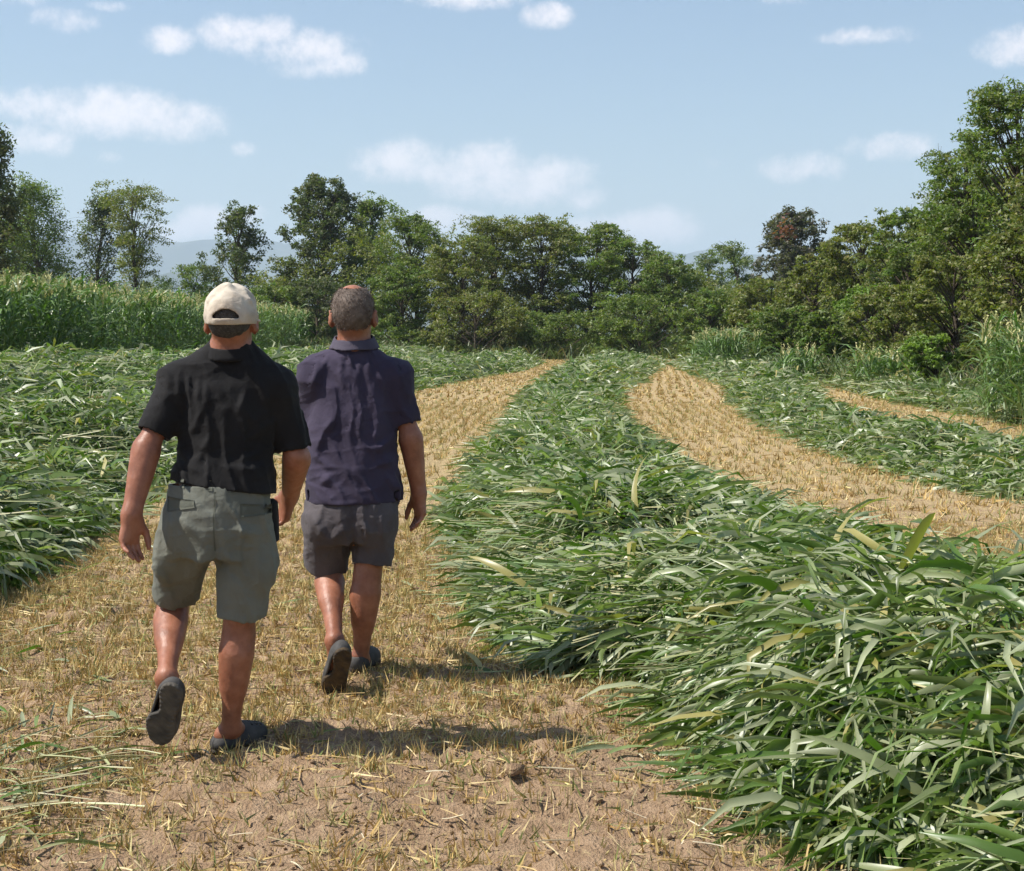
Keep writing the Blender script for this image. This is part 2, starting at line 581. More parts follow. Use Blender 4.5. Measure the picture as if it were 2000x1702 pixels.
def windrow(key, label, zones, seed, nparts=0, group='mown swaths of cut sorghum'):
    rng = np.random.default_rng(seed)
    a = np.array(SW[key], float)
    root = empty('windrow', (a[0, 1], a[0, 0] + 1, 0))
    tag(root, label, 'windrow', group)
    # packed heart of the swath, coloured dark to stand for shade between leaves
    yy = a[0, 0] - .5 + (np.geomspace(1, 1 + (a[-1, 0] + 1 - a[0, 0]) * 2, 190) - 1) / 2
    tt = np.linspace(-1.2, 1.2, 26)
    cx, hw, h = swath_at(key, yy)
    Xm = cx[:, None] + tt[None] * hw[:, None]
    Ym = np.repeat(yy[:, None], len(tt), 1)
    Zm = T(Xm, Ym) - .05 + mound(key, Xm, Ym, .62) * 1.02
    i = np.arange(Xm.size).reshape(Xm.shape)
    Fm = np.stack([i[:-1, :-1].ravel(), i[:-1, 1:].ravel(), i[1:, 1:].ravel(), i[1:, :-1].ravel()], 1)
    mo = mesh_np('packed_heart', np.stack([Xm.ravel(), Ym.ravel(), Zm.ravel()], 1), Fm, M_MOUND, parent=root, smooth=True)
    mo['kind'] = 'stuff'
    parts, stems, heads = [], [], []

    def fl(x, y):
        return np.maximum(T(x, y) + .012, T(x, y) + mound(key, x, y, .66))

    for (y0, y1, n, ln, wd, nseg, fold) in zones:
        x, y, t = swath_points(rng, key, int(n * 1.0), y0, y1)
        k = len(x)
        hh = mound(key, x, y)
        z = T(x, y) + hh * rng.uniform(.62, 1.08, k) + .012 + np.maximum(rng.normal(0, .025, k), 0)
        # cut stalks lie along a prevailing direction that drifts from place to place
        pref = 1.2 + (vnoise(x * 1.1, y * .8, 31) * 2 - 1) * 5 + np.where(rng.random(k) < .5, 0, np.pi)
        az_ = np.where(rng.random(k) < .4, pref + rng.normal(0, .6, k), rng.uniform(0, 2 * np.pi, k))
        pitch = np.abs(rng.normal(.08, .34, k))
        droop = rng.uniform(.2, 1.7, k) + pitch * .9
        tall = rng.random(k) < .02
        pitch[tall] = rng.uniform(.6, 1.15, tall.sum())
        droop[tall] = rng.uniform(1.2, 2.6, tall.sum())
        hang = rng.random(k) < .38
        pitch[hang] = rng.uniform(.1, .9, hang.sum())
        droop[hang] = rng.uniform(1.6, 3.0, hang.sum())
        L = ln * np.clip(rng.lognormal(-.12, .42, k), .3, 1.55)
        Wd = wd * rng.uniform(.4, 1.35, k)
        kink = np.where(rng.random(k) < .35, rng.uniform(-.5, 1.6, k), 0)
        roll = rng.normal(0, .95, k)
        V, Fq, per = ribbons(np.stack([x, y, z], 1), az_, pitch, droop, L, Wd, roll, nseg, fl, fold, curl=rng.normal(0, .9, k), lift=.01, twist=rng.normal(0, 1.5, k), kink=kink, kat=rng.uniform(.25, .8, k))
        parts.append((V, Fq, leaf_tints(rng, k, per)))
        # stalks
        ks = int(k * .24)
        x, y, t = swath_points(rng, key, int(ks * 1.4), y0, y1, .98)
        ks = len(x)
        hh = mound(key, x, y)
        z = T(x, y) + hh * rng.uniform(.86, 1.06, ks) + .02
        pref = 1.2 + (vnoise(x * 1.1, y * .8, 31) * 2 - 1) * 5
        V, Fq, per = ribbons(np.stack([x, y, z], 1), pref + rng.normal(0, .5, ks), rng.normal(.05, .12, ks), rng.uniform(.05, .4, ks), ln * rng.uniform(.8, 1.9, ks), np.full(ks, wd * .26),
                             rng.normal(0, .5, ks), 2, fl, 0, lift=.012, prof=np.ones(3))
        c = np.array([[.24, .29, .13], [.32, .33, .15], [.17, .24, .09], [.40, .37, .19]])[rng.integers(0, 4, ks)] * rng.uniform(.8, 1.15, (ks, 1))
        stems.append((V, Fq, np.repeat(c, per, 0)))
        # seed heads
        kh = max(3, int(k * .006))
        x, y, t = swath_points(rng, key, int(kh * 1.6), y0, y1, .95)
        kh = len(x)
        z = T(x, y) + mound(key, x, y) * 1.03 + .02
        nb = 22
        hd = rng.uniform(0, 2 * np.pi, kh)
        s_ = np.repeat(rng.uniform(0, .2, (kh,)), nb) * 0 + np.tile(np.linspace(0, .17, nb), kh) * np.repeat(rng.uniform(.7, 1.2, kh), nb)
        bx_ = np.repeat(x, nb) + np.cos(np.repeat(hd, nb)) * s_
        by_ = np.repeat(y, nb) + np.sin(np.repeat(hd, nb)) * s_
        n_ = kh * nb
        V, Fq, per = ribbons(np.stack([bx_, by_, np.repeat(z, nb)], 1), np.repeat(hd, nb) + rng.normal(0, .8, n_), rng.uniform(-.2, .9, n_), rng.uniform(0, .9, n_),
                             rng.uniform(.025, .06, n_), np.full(n_, .013 * max(1, wd / .045)), rng.uniform(0, 3, n_), 2, None)
        c = np.array([.42, .36, .17]) * rng.uniform(.7, 1.2, (n_, 1))
        heads.append((V, Fq, np.repeat(c, per, 0)))
    V, Fq, C = merge(parts)
    o = mesh_np('cut_leaves', V, Fq, M_LEAF, parent=root, smooth=True, col=C)
    o['kind'] = 'stuff'
    V, Fq, C = merge(stems)
    o = mesh_np('cut_stems', V, Fq, M_CULM, parent=root, smooth=True, col=C)
    o['kind'] = 'stuff'
    V, Fq, C = merge(heads)
    o = mesh_np('seed_heads', V, Fq, M_HEAD, parent=root, col=C)
    o['kind'] = 'stuff'
    if nparts:
        # the large leaves on top that can be told apart
        protos = []
        for v in range(18):
            V, Fq, per = ribbons(np.zeros((1, 3)), np.array([0.]), np.array([rng.uniform(.0, .7)]), np.array([rng.uniform(.7, 2.0)]), np.array([rng.uniform(.32, .62)]), np.array([rng.uniform(.030, .046)]),
                                 np.array([rng.normal(0, .5)]), 8, None, .35, curl=np.array([rng.normal(0, .7)]), twist=np.array([rng.normal(0, .9)]))
            C = leaf_tints(rng, 1, per) * 1.05
            ob = mesh_np('leaf', V, Fq, M_LEAF, smooth=True, col=C)
            protos.append(ob.data)
            bpy.data.objects.remove(ob)
        x, y, t = swath_points(rng, key, 6000, 4.2, 10.5, .92)
        vis = np.abs(x / y) < .34
        x, y = x[vis][:nparts], y[vis][:nparts]
        z = T(x, y) + mound(key, x, y) + .015
        for j in range(len(x)):
            ob = bpy.data.objects.new('leaf', protos[j % len(protos)])
            COL.objects.link(ob)
            ob.parent = root
            ob.location = Vector((x[j], y[j], z[j])) - root.location
            s = rng.uniform(.75, 1.15)
            ob.scale = (s, s, s)
            ob.rotation_euler = (rng.normal(0, .25), rng.normal(0, .25), rng.uniform(0, 6.28))
    return root


windrow('central', 'broad swath of cut green sorghum winding up the middle, between two stubble strips',
        [(3.6, 7.5, 84000, .34, .029, 4, .35), (7.5, 14, 64000, .31, .028, 3, 0), (14, 30, 36000, .30, .034, 2, 0), (30, 86, 15000, .42, .07, 2, 0)], 101, 300)
windrow('left', 'thick leafy swath beside the walking men, behind the capped one\'s bare arm',
        [(5, 12, 46000, .34, .034, 4, 0), (12, 25, 36000, .32, .038, 2, 0), (25, 80, 16000, .40, .065, 2, 0)], 102)
windrow('far_left', 'swath of cut sorghum lying along the foot of the tall standing sorghum',
        [(20, 40, 16000, .45, .055, 2, 0), (40, 93, 13000, .5, .085, 2, 0)], 103)
windrow('right', 'pale swath curving along the far side of the reddish right-hand stubble strip',
        [(10, 20, 26000, .28, .033, 3, 0), (20, 40, 17000, .30, .047, 2, 0), (40, 75, 8000, .42, .075, 2, 0)], 104)
windrow('far_right', 'thin narrow swath nearest the right-hand hedgerow',
        [(17, 30, 8500, .36, .045, 2, 0), (30, 46, 5000, .42, .06, 2, 0)], 105)


# ------------------------------------------------------------------ stubble
def stubble(name, label, y0, y1, xr, rows, gap, nblade, h, w, seed, green=.08, flat=0.0, tri=True, dens=None):
    rng = np.random.default_rng(seed)
    n = rows
    y = y0 * (y1 / y0) ** rng.random(n)
    y = y[rng.random(n) < y / y1]
    n = len(y)
    x = rng.uniform(xr[0], xr[1], n)
    cx, hw, hh = swath_at('central', y)
    # drill rows run along the strips
    u = x - cx
    u = np.round(u / gap) * gap + rng.normal(0, gap * .16, n)
    x = cx + u
    cov = swath_cover(x, y)
    keep = (cov < .03) & (np.abs(x) < .36 * y + 1.2)
    if dens is not None:
        keep &= rng.random(n) < dens(x, y)
    x, y = x[keep], y[keep]
    n = len(x)
    N = n * nblade
    bx_ = np.repeat(x, nblade) + rng.normal(0, .022 if h < .09 else .03, N)
    by_ = np.repeat(y, nblade) + rng.normal(0, .03, N)
    lean = np.repeat(rng.uniform(0, 6.28, n), nblade) + rng.normal(0, .9, N)
    pitch = np.clip(rng.normal(1.05, .3, N), .1, 1.55)
    fl = rng.random(N) < flat
    pitch[fl] = rng.uniform(0, .2, fl.sum())
    L = h * rng.uniform(.4, 1.35, N) * np.repeat(rng.uniform(.65, 1.3, n), nblade)
    L[fl] *= 1.7
    V, Fq, per = ribbons(np.stack([bx_, by_, GZ(bx_, by_) - .006 + fl * .012], 1), lean, pitch, rng.uniform(0, .7, N), L, w * 1.25 * rng.uniform(.6, 1.5, N), rng.uniform(0, 3.1, N), 1, None,
                         prof=np.array([1, .4]))
    pal = np.array([[.55, .41, .17], [.48, .33, .12], [.61, .48, .24], [.39, .25, .09], [.47, .40, .17]])
    c = pal[rng.integers(0, 5, n)] * rng.uniform(.8, 1.15, (n, 1))
    c = np.repeat(c, nblade, 0) * rng.uniform(.75, 1.2, (N, 1))
    g = rng.random(N) < green
    c[g] = np.array([.20, .24, .07]) * rng.uniform(.7, 1.2, (g.sum(), 1))
    V = V.reshape(-1, 4, 3)[:, :3].copy()
    o = mesh_np(name, V.reshape(-1, 3), np.arange(N * 3).reshape(-1, 3), M_STRAW, col=np.repeat(c, 3, 0))
    return tag(o, label, 'stubble', kind='stuff')


M_STRAW = leaf_mat('straw', rough=.6, spec=.35, trans=.12, tcol=(1.1, 1.0, .7))
PATCH = lambda x, y: np.clip(.46 + 1.9 * (fbm(x * 1.1, y * .8, 77, 3) - .42) + .5 * sstep(5.5, 8.0, y) - .35 * sstep(.1, 1.0, x) * sstep(7, 5.5, y), .04, 1)
stubble('stubble', 'dry yellow stubble tufts on the sandy soil around the men\'s feet', 3.7, 12.2, (-5.5, 5.5), 80000, .12, 9, .056, .0055, 201, .14, .15, dens=PATCH)
stubble('stubble', 'straw-coloured stubble of the mown strips further up the field', 12, 34, (-5, 9), 34000, .2, 6, .085, .011, 202, .12, .1,
        dens=lambda x, y: .55 + .45 * fbm(x, y, 5, 2))
stubble('stubble', 'fine orange-tan stubble at the far end of the mown strips', 34, 92, (-4, 12), 24000, .3, 3, .10, .03, 203, .08, .1)


# loose straw, clods and torn leaves lying about
def litter():
    rng = np.random.default_rng(301)
    n = 800
    y = 3.9 + 8 * rng.random(n) ** 1.3
    x = rng.uniform(-1.9, 1.2, n) * y / 5.2
    k = swath_cover(x, y) < .02
    x, y = x[k], y[k]
    n = len(x)
    V, Fq, per = ribbons(np.stack([x, y, GZ(x, y) + .012], 1), rng.uniform(0, 6.28, n), rng.normal(.05, .12, n), rng.uniform(0, .3, n), rng.uniform(.03, .15, n), rng.uniform(.003, .007, n),
                         rng.normal(0, .6, n), 3, GZ, .8, lift=.01, prof=np.ones(4))
    c = np.array([[.62, .50, .28], [.5, .36, .16], [.45, .36, .2], [.68, .60, .42]])[rng.integers(0, 4, n)] * rng.uniform(.75, 1.1, (n, 1))
    o = mesh_np('loose_straw', V, Fq, M_STRAW, col=np.repeat(c, per, 0))
    tag(o, 'loose bits of broken straw strewn on the bare soil', 'straw', kind='stuff')
    # a fan of pale stalks dragged out of the left swath
    n = 70
    x = rng.normal(-1.72, .16, n)
    y = rng.normal(5.15, .42, n)
    V, Fq, per = ribbons(np.stack([x, y, GZ(x, y) + .02], 1), rng.normal(.2, .8, n), rng.uniform(-.02, .2, n), rng.uniform(0, .3, n), rng.uniform(.12, .36, n), rng.uniform(.007, .012, n),
                         rng.normal(0, .4, n), 3, GZ, .8, lift=.012, prof=np.array([1, 1, .9, .8]))
    c = np.array([[.40, .38, .19], [.34, .35, .16], [.46, .42, .24], [.20, .26, .09]])[rng.integers(0, 4, n)] * rng.uniform(.8, 1.1, (n, 1))
    o = mesh_np('cut_stalks', V, Fq, M_CULM, smooth=True, col=np.repeat(c, per, 0))
    tag(o, 'pale cut stalks fanned out on the soil left of the lifted shoe', 'stalks', kind='stuff')
    # torn green leaves at the left edge and along the swath foot
    ctr = [(-1.75, 5.3, .3, .35, 90), (-1.7, 4.6, .2, .3, 26), (-1.9, 6.2, .35, .5, 50), (-2.5, 7.6, .4, .5, 40), (-2.7, 9.5, .4, 1.0, 50), (.55, 5.7, .2, .3, 30), (.1, 7.2, .2, .4, 30), (-.35, 9.5, .3, .8, 40), (-1.5, 4.55, .12, .12, 8)]
    xs_, ys_ = [], []
    for (cx, cy, sx, sy, m) in ctr:
        xs_.append(rng.normal(cx, sx, m))
        ys_.append(rng.normal(cy, sy, m))
    x, y = np.concatenate(xs_), np.concatenate(ys_)
    n = len(x)
    st = rng.random(n) < .6
    V, Fq, per = ribbons(np.stack([x, y, GZ(x, y) + .015], 1), rng.uniform(0, 6.28, n), rng.uniform(0, .35, n), rng.uniform(.1, .9, n), rng.uniform(.07, .24, n), np.where(st, .007, .018) * rng.uniform(.7, 1.3, n),
                         rng.normal(0, .6, n), 5, GZ, .35, curl=rng.normal(0, .5, n), lift=.012)
    c = leaf_tints(rng, n, 1)
    c[st] = np.array([.36, .36, .17]) * rng.uniform(.7, 1.1, (st.sum(), 1))
    o = mesh_np('torn_leaves', V, Fq, M_LEAF, smooth=True, col=np.repeat(c, per, 0))
    tag(o, 'torn sorghum leaves and stalks scattered on the soil beside the swaths', 'leaves', kind='stuff')


litter()


def clod_mesh(rng):
    import bmesh
    bm = bmesh.new()
    bmesh.ops.create_icosphere(bm, subdivisions=1, radius=1)
    for v in bm.verts:
        v.co *= rng.uniform(.72, 1.2)
        v.co.z *= .75
    V = np.array([v.co[:] for v in bm.verts])
    Fc = np.array([[v.index for v in f.verts] for f in bm.faces])
    bm.free()
    return V, Fc


def clod_field():
    rng = np.random.default_rng(311)
    # small crumbs as one mass (eight faces each)
    n = 16000
    y = 3.8 * (11 / 3.8) ** rng.random(n)
    x = rng.uniform(-2.0, 1.6, n) * y / 5
    k = (swath_cover(x, y) < .02) & (rng.random(n) < .15 + 1.5 * np.clip(fbm(x * 2, y * 2, 91, 3) - .42, 0, 1) * 2)
    x, y = x[k], y[k]
    n = len(x)
    r = .003 + .010 * rng.random(n) ** 2.6
    octa = np.array([[1, 0, 0], [0, 1, 0], [-1, 0, 0], [0, -1, 0], [0, 0, 1], [0, 0, -1]], float)
    of = np.array([[0, 1, 4], [1, 2, 4], [2, 3, 4], [3, 0, 4], [1, 0, 5], [2, 1, 5], [3, 2, 5], [0, 3, 5]])
    V = octa[None] * r[:, None, None] * rng.uniform(.6, 1.3, (n, 6, 1))
    a = rng.uniform(0, 6.28, n)
    V = np.stack([V[..., 0] * np.cos(a)[:, None] - V[..., 1] * np.sin(a)[:, None], V[..., 0] * np.sin(a)[:, None] + V[..., 1] * np.cos(a)[:, None], V[..., 2]], -1)
    V += np.stack([x, y, GZ(x, y) + r * .35], 1)[:, None]
    Fc = (np.arange(n)[:, None, None] * 6 + of[None]).reshape(-1, 3)
    o = mesh_np('soil_crumbs', V.reshape(-1, 3), Fc, M_SOIL)
    tag(o, 'crumbs of dry earth lying on the mown soil', 'crumbs', kind='stuff')
    spots = [((1005, 1562), .036, 'pale rounded clod of earth in the lower middle of the picture'),
             ((1168, 1612), .020, 'dark little clod right of the pale clod, on bare soil'),
             ((1060, 1590), .018, 'small pale stone just beside the pale rounded clod'),
             ((870, 1478), .020, 'small clod at the edge of the capped man\'s shadow'),
             ((795, 1500), .017, 'grey pebble below the capped man\'s shadow')]
    for (p, r, lab) in spots:
        d = 4701 / (p[1] - 650)
        w = P(p[0], p[1], d)
        V, Fc = clod_mesh(rng)
        o = mesh_np('clod', V * r, Fc, M_SOIL)
        o.location = (w[0], w[1], float(GZ(w[0], w[1])) + r * .4)
        tag(o, lab, 'clod')


clod_field()


# ------------------------------------------------------------------ standing sorghum
def sorghum(name, label, x, y, h, seed, wscale=1.0, nl=9, lw=.06, group=None):
    rng = np.random.default_rng(seed)
    n = len(x)
    z = T(x, y)
    hh = h * rng.normal(1, .055, n)
    leanx = rng.normal(0, .06, n)
    parts = []
    # stems
    V, Fq, per = ribbons(np.stack([x, y, z], 1), rng.uniform(0, 6.28, n), 1.5 - np.abs(leanx), rng.uniform(0, .12, n), hh * .93, np.full(n, .018 * wscale), rng.uniform(0, 3, n), 3, None, prof=np.ones(4))
    parts.append((V, Fq, np.repeat(np.array([[.13, .19, .06]]) * rng.uniform(.8, 1.2, (n, 1)), per, 0)))
    N = n * nl
    lev = np.tile(np.linspace(.10, .86, nl), n) + rng.normal(0, .03, N)
    bz = np.repeat(z, nl) + np.repeat(hh, nl) * lev
    a = np.repeat(rng.uniform(0, 6.28, n), nl) + np.tile(np.arange(nl) * 2.9, n) + rng.normal(0, .5, N)
    V, Fq, per = ribbons(np.stack([np.repeat(x, nl), np.repeat(y, nl), bz], 1), a, rng.uniform(.7, 1.25, N), rng.uniform(1.2, 2.7, N), rng.uniform(.5, .95, N), lw * wscale * rng.uniform(.7, 1.25, N),
                         rng.normal(0, .4, N), 3, None, twist=rng.normal(0, .6, N))
    base = np.array([[.11, .19, .05], [.13, .205, .062], [.09, .165, .04], [.155, .215, .085]])
    c = base[rng.integers(0, 4, N)] * rng.uniform(.75, 1.25, (N, 1))
    parts.append((V, Fq, np.repeat(c, per, 0)))
    V, Fq, C = merge(parts)
    root = empty(name, (float(x[0]), float(y[0]), float(z[0])))
    tag(root, label, 'sorghum', group, 'stuff')
    lo = mesh_np('leafy_stems', V, Fq, M_SORG, parent=root, smooth=True, col=C)
    lo['kind'] = 'stuff'
    nb = 12
    N = n * nb
    s = np.tile(np.linspace(0, 1, nb), n)
    tz = np.repeat(z + hh * .88, nb) + s * np.repeat(rng.uniform(.28, .46, n), nb)
    V, Fq, per = ribbons(np.stack([np.repeat(x, nb) + rng.normal(0, .015, N), np.repeat(y, nb) + rng.normal(0, .015, N), tz], 1), rng.uniform(0, 6.28, N), rng.uniform(.7, 1.4, N), rng.uniform(0, .8, N),
                         .14 * (1.1 - .75 * s) * rng.uniform(.7, 1.3, N), .036 * wscale * rng.uniform(.7, 1.4, N), rng.uniform(0, 3, N), 1, None, prof=np.array([1, .7]))
    c = np.array([[.50, .48, .22], [.58, .54, .28], [.44, .45, .20]])[np.repeat(rng.integers(0, 3, n), nb)] * rng.uniform(.8, 1.2, (N, 1))
    V = V.reshape(-1, 4, 3)[:, :3].copy()
    ho = mesh_np('seed_heads', V.reshape(-1, 3), np.arange(N * 3).reshape(-1, 3), M_HEAD, parent=root, col=np.repeat(c, 3, 0))
    ho['kind'] = 'stuff'
    return root


M_SORG = leaf_mat('standing_sorghum_leaf', rough=.42, spec=.5, trans=.2, tcol=(1.2, 1.6, .45))


def standing():
    rng = np.random.default_rng(401)
    n = 7000
    y = 26 * (108 / 26) ** rng.random(n)
    y = y[rng.random(len(y)) < (y / 108) ** .55]
    dep = rng.exponential(2.6, len(y)) * (1 + y / 60)
    x = -12.7 - dep + .35 * (vnoise(y * .35, y * 0, 5) - .5)
    k = (dep < 9) & (np.abs(x) < .36 * y + 2)
    sorghum('standing_sorghum', 'tall green standing sorghum with yellowish heads behind the cut swaths', x[k], y[k], 2.58, 402, 1.25)
    # the far end of the stand, turned towards the camera
    n = 750
    x2 = rng.uniform(-40, -11.8, n)
    y2 = 106 + rng.exponential(1.2, n)
    sorghum('standing_sorghum', 'far end of the tall sorghum, below the trees over the two heads', x2, y2, 2.6, 404, 1.6)
    # uncut tufts along the right hedge
    n = 80
    w = P(1985, 770, 26)
    sorghum('standing_sorghum', 'uncut pale sorghum clump at the right edge in front of the hedgerow', w[0] + rng.normal(.15, .38, n), 25.5 + rng.normal(0, .9, n), 1.62, 405, .75, 11, .05)
    for (px, py, d, m, h, sx, lab) in [(1425, 712, 64, 50, 1.5, 1.1, 'greyish uncut stalks at the hedge foot where the stubble strip ends'),
                                       (1372, 708, 72, 26, 1.3, .7, 'small leaning tuft of uncut stalks at the dark far trees\' foot'),
                                       (1560, 735, 48, 16, .9, .8, 'low silvery tuft of stalks below the hedge\'s roundest bush'),
                                       (1735, 745, 40, 30, .9, 1.2, 'dry brownish stalks at the hedge foot above the thin swath')]:
        w = P(px, py, d)
        sorghum('standing_sorghum', lab, w[0] + rng.normal(0, sx * .5, m), d + rng.normal(0, .5, m), h, 410 + px, 1.1, 9, .05)


standing()
# ------------------------------------------------------------------ trees and shrubs
def bark_mat(name, c1, c2):
    return plain_mat(name, c1, c2, scale=6, rough=.95, bump=.6, bscale=25, dist=.03, spec=.1)


M_BARK = bark_mat('bark', (.05, .04, .03), (.13, .105, .08))
M_FOL = leaf_mat('tree_foliage', rough=.5, spec=.4, trans=.38, tcol=(1.3, 1.5, .45))


class Tubes:
    def __init__(self):
        self.V, self.F, self.n = [], [], 0

    def add(self, pts, rads, sides=5):
        pts = np.asarray(pts, float)
        k = len(pts)
        d = np.gradient(pts, axis=0)
        d /= np.linalg.norm(d, axis=1)[:, None] + 1e-9
        ref = np.array([1., 0, 0]) if abs(d[:, 0]).mean() < .8 else np.array([0, 1., 0])
        s = np.cross(d, ref)
        s /= np.linalg.norm(s, axis=1)[:, None] + 1e-9
        t = np.cross(d, s)
        a = np.arange(sides) / sides * 2 * np.pi
        ring = pts[:, None] + (np.cos(a)[None, :, None] * s[:, None] + np.sin(a)[None, :, None] * t[:, None]) * np.asarray(rads)[:, None, None]
        i = np.arange(k * sides).reshape(k, sides)
        j = np.roll(i, -1, 1)
        f = np.stack([i[:-1].ravel(), j[:-1].ravel(), j[1:].ravel(), i[1:].ravel()], 1) + self.n
        self.V.append(ring.reshape(-1, 3))
        self.F.append(f)
        self.n += k * sides


def bez(a, b, c, k):
    t = np.linspace(0, 1, k)[:, None]
    return (1 - t) ** 2 * a + 2 * t * (1 - t) * b + t * t * c


PALS = {
    'oak': [(0.090, 0.118, 0.050), (0.111, 0.139, 0.064), (0.075, 0.104, 0.043), (0.140, 0.148, 0.076)],
    'locust': [(0.126, 0.183, 0.046), (0.158, 0.208, 0.057), (0.104, 0.160, 0.043), (0.189, 0.217, 0.067)],
    'olive': [(0.153, 0.183, 0.050), (0.189, 0.205, 0.060), (0.126, 0.160, 0.046), (0.225, 0.217, 0.076)],
    'bright': [(0.171, 0.260, 0.058), (0.216, 0.296, 0.076), (0.144, 0.226, 0.050)],
    'grey': [(0.108, 0.114, 0.084), (0.135, 0.136, 0.097), (0.090, 0.097, 0.073), (0.158, 0.146, 0.107)],
    'haze': [(0.135, 0.183, 0.076), (0.171, 0.208, 0.092)],
}


def tree(name, label, px, d, top, hw, kind, n_leaf, leaf, cb=.3, shape='round', nclump=46, clump=.15, trunk=None, cat=None, aspect=2.2, group=None, pal=None, depth=1.0, bare=0, seed=None, lean=0.0, flat=.55):
    n_leaf = int(n_leaf * 1.3)
    nclump = int(nclump * (1.7 if shape == 'thicket' else 1.25))
    if shape == 'thicket':
        hw *= 1.28
        flat = .35 + flat * .5
        n_leaf = int(n_leaf * 1.15)
    leaf = leaf * (.70 if d > 85 else .84)
    n_leaf = int(n_leaf * 1.4) if d > 85 else n_leaf
    rng = np.random.default_rng(seed if seed is not None else int(px * 7 + d * 13) & 0xffff)
    w = P(px, 650, d)
    x0, y0 = w[0], d
    z0 = float(T(x0, y0)) - .05
    H = EYE + (650 - top) / 3000 * d - z0
    R = hw / 3000 * d
    base = np.array([x0, y0, z0])
    tb = Tubes()
    tr = trunk or (.016 * H + .03)
    # trunk
    k = 9
    tt = np.linspace(0, 1, k)
    wig = np.cumsum(rng.normal(0, .018 * H, (k, 2)), 0) * tt[:, None]
    axis = np.stack([x0 + wig[:, 0] + lean * H * tt ** 1.5, y0 + wig[:, 1], z0 + H * .93 * tt], 1)
    tb.add(axis, tr * (1 - tt) ** .75 + .012, 7)

    def ax(t):
        return np.array([np.interp(t, tt, axis[:, i]) for i in range(3)])

    cents, sizes = [], []
    for i in range(nclump):
        h = cb + (1 - cb) * ((i + rng.random()) / nclump) ** .9
        u = (h - cb) / (1 - cb)
        if shape == 'round':
            pr = math.sin(math.pi * (0.16 + .80 * u)) ** .8
        elif shape == 'umbrella':
            pr = .35 + .75 * u if u < .75 else 1.2 - .9 * (u - .5)
        elif shape == 'cone':
            pr = 1.05 - .85 * u
        else:  # thicket: full to the ground
            pr = (1.0 - .25 * u) if u < .6 else .85 * math.sqrt(max(0, 1 - ((u - .6) / .42) ** 2)) + .05
        pr = max(pr, .06)
        r = R * pr * math.sqrt(rng.random() * .85 + .15) * (1.0 if shape == 'thicket' else .9)
        a = rng.uniform(0, 2 * np.pi)
        sz = clump * max(R, .42 * H) * rng.uniform(.55, 1.5) * 1.05
        hz = min(h, 1 - .45 * sz / H)
        c = ax(hz)
        c = np.array([c[0] + r * math.cos(a), c[1] + r * depth * math.sin(a), z0 + H * hz])
        st = ax(max(.05 if shape == 'thicket' else cb * .75, hz - .10 - .5 * r / H))
        mid = st * .45 + c * .55
        mid[2] = st[2] * .35 + c[2] * .65 - .03 * H
        mid[:2] += rng.normal(0, .05 * R, 2)
        rr = tr * .30 * (1 - .6 * hz)
        tb.add(bez(st, mid, c, 5), np.linspace(rr + .008, .006 + .12 * rr, 5), 4)
        for q in range(2):
            dv = rng.normal(0, 1, 3)
            dv[2] = abs(dv[2]) * .7
            dv /= np.linalg.norm(dv)
            tb.add(np.stack([c, c + dv * sz * .55, c + dv * sz * 1.05 + [0, 0, -.1 * sz]]), [.010 + .1 * rr, .006 + .05 * rr, .004], 3)
        cents.append(c)
        sizes.append(sz)
    for q in range(bare):
        a = rng.uniform(0, 6.28)
        st = ax(.82 + .1 * rng.random())
        e = st + np.array([math.cos(a) * R * .25, math.sin(a) * R * .2, H * rng.uniform(.12, .2)])
        tb.add(bez(st, (st + e) / 2 + rng.normal(0, .1, 3), e, 5), np.linspace(.03, .006, 5), 4)
    cents, sizes = np.array(cents), np.array(sizes)
    # leaves gathered into sprays inside each clump
    ns = 9
    sc_, ss_ = [], []
    sub = rng.normal(0, 1, (len(cents), ns, 3))
    sub /= np.linalg.norm(sub, axis=2)[..., None]
    sub *= rng.random((len(cents), ns, 1)) ** .45
    sprays = cents[:, None] + sub * sizes[:, None, None] * np.array([1.05, 1.05, flat * 1.25])
    ssz = np.repeat(sizes[:, None], ns, 1)
    sprays, ssz = sprays.reshape(-1, 3), ssz.ravel()
    pw = ssz ** 2
    pick = rng.choice(len(sprays), n_leaf, p=pw / pw.sum())
    off = rng.normal(0, 1, (n_leaf, 3))
    off /= np.linalg.norm(off, axis=1)[:, None]
    off *= rng.random((n_leaf, 1)) ** .5 * np.array([.46, .46, .40 * flat]) * ssz[pick][:, None]
    pos = sprays[pick] + off
    pos[:, 2] = np.maximum(pos[:, 2], z0 + .12)
    nrm = rng.normal(0, 1, (n_leaf, 3))
    nrm[:, 2] = np.abs(nrm[:, 2]) * .9 + .35
    nrm /= np.linalg.norm(nrm, axis=1)[:, None]
    a = off + rng.normal(0, .3, (n_leaf, 3)) * ssz[pick][:, None]
    a -= nrm * (a * nrm).sum(1)[:, None]
    a /= np.linalg.norm(a, axis=1)[:, None] + 1e-9
    b = np.cross(nrm, a)
    L = leaf * rng.uniform(.6, 1.4, n_leaf)[:, None]
    Wd = L / aspect
    if d > 52:
        V = np.stack([pos + b * Wd * .62 - a * L * .4, pos + a * L * .6 - nrm * L * .1, pos - b * Wd * .62 - a * L * .4], 1)
    else:
        V = np.stack([pos - a * L * .5, pos + b * Wd * .5 - a * L * .05, pos + a * L * .5 - nrm * L * .12, pos - b * Wd * .5 - a * L * .05], 1)
    nv = V.shape[1]
    Fq = np.arange(n_leaf * nv).reshape(-1, nv)
    pl = np.array(PALS[pal or kind])
    ctint = rng.uniform(.85, 1.18, (len(sprays), 1)) * np.array([1, 1, 1]) + rng.normal(0, .04, (len(sprays), 3))
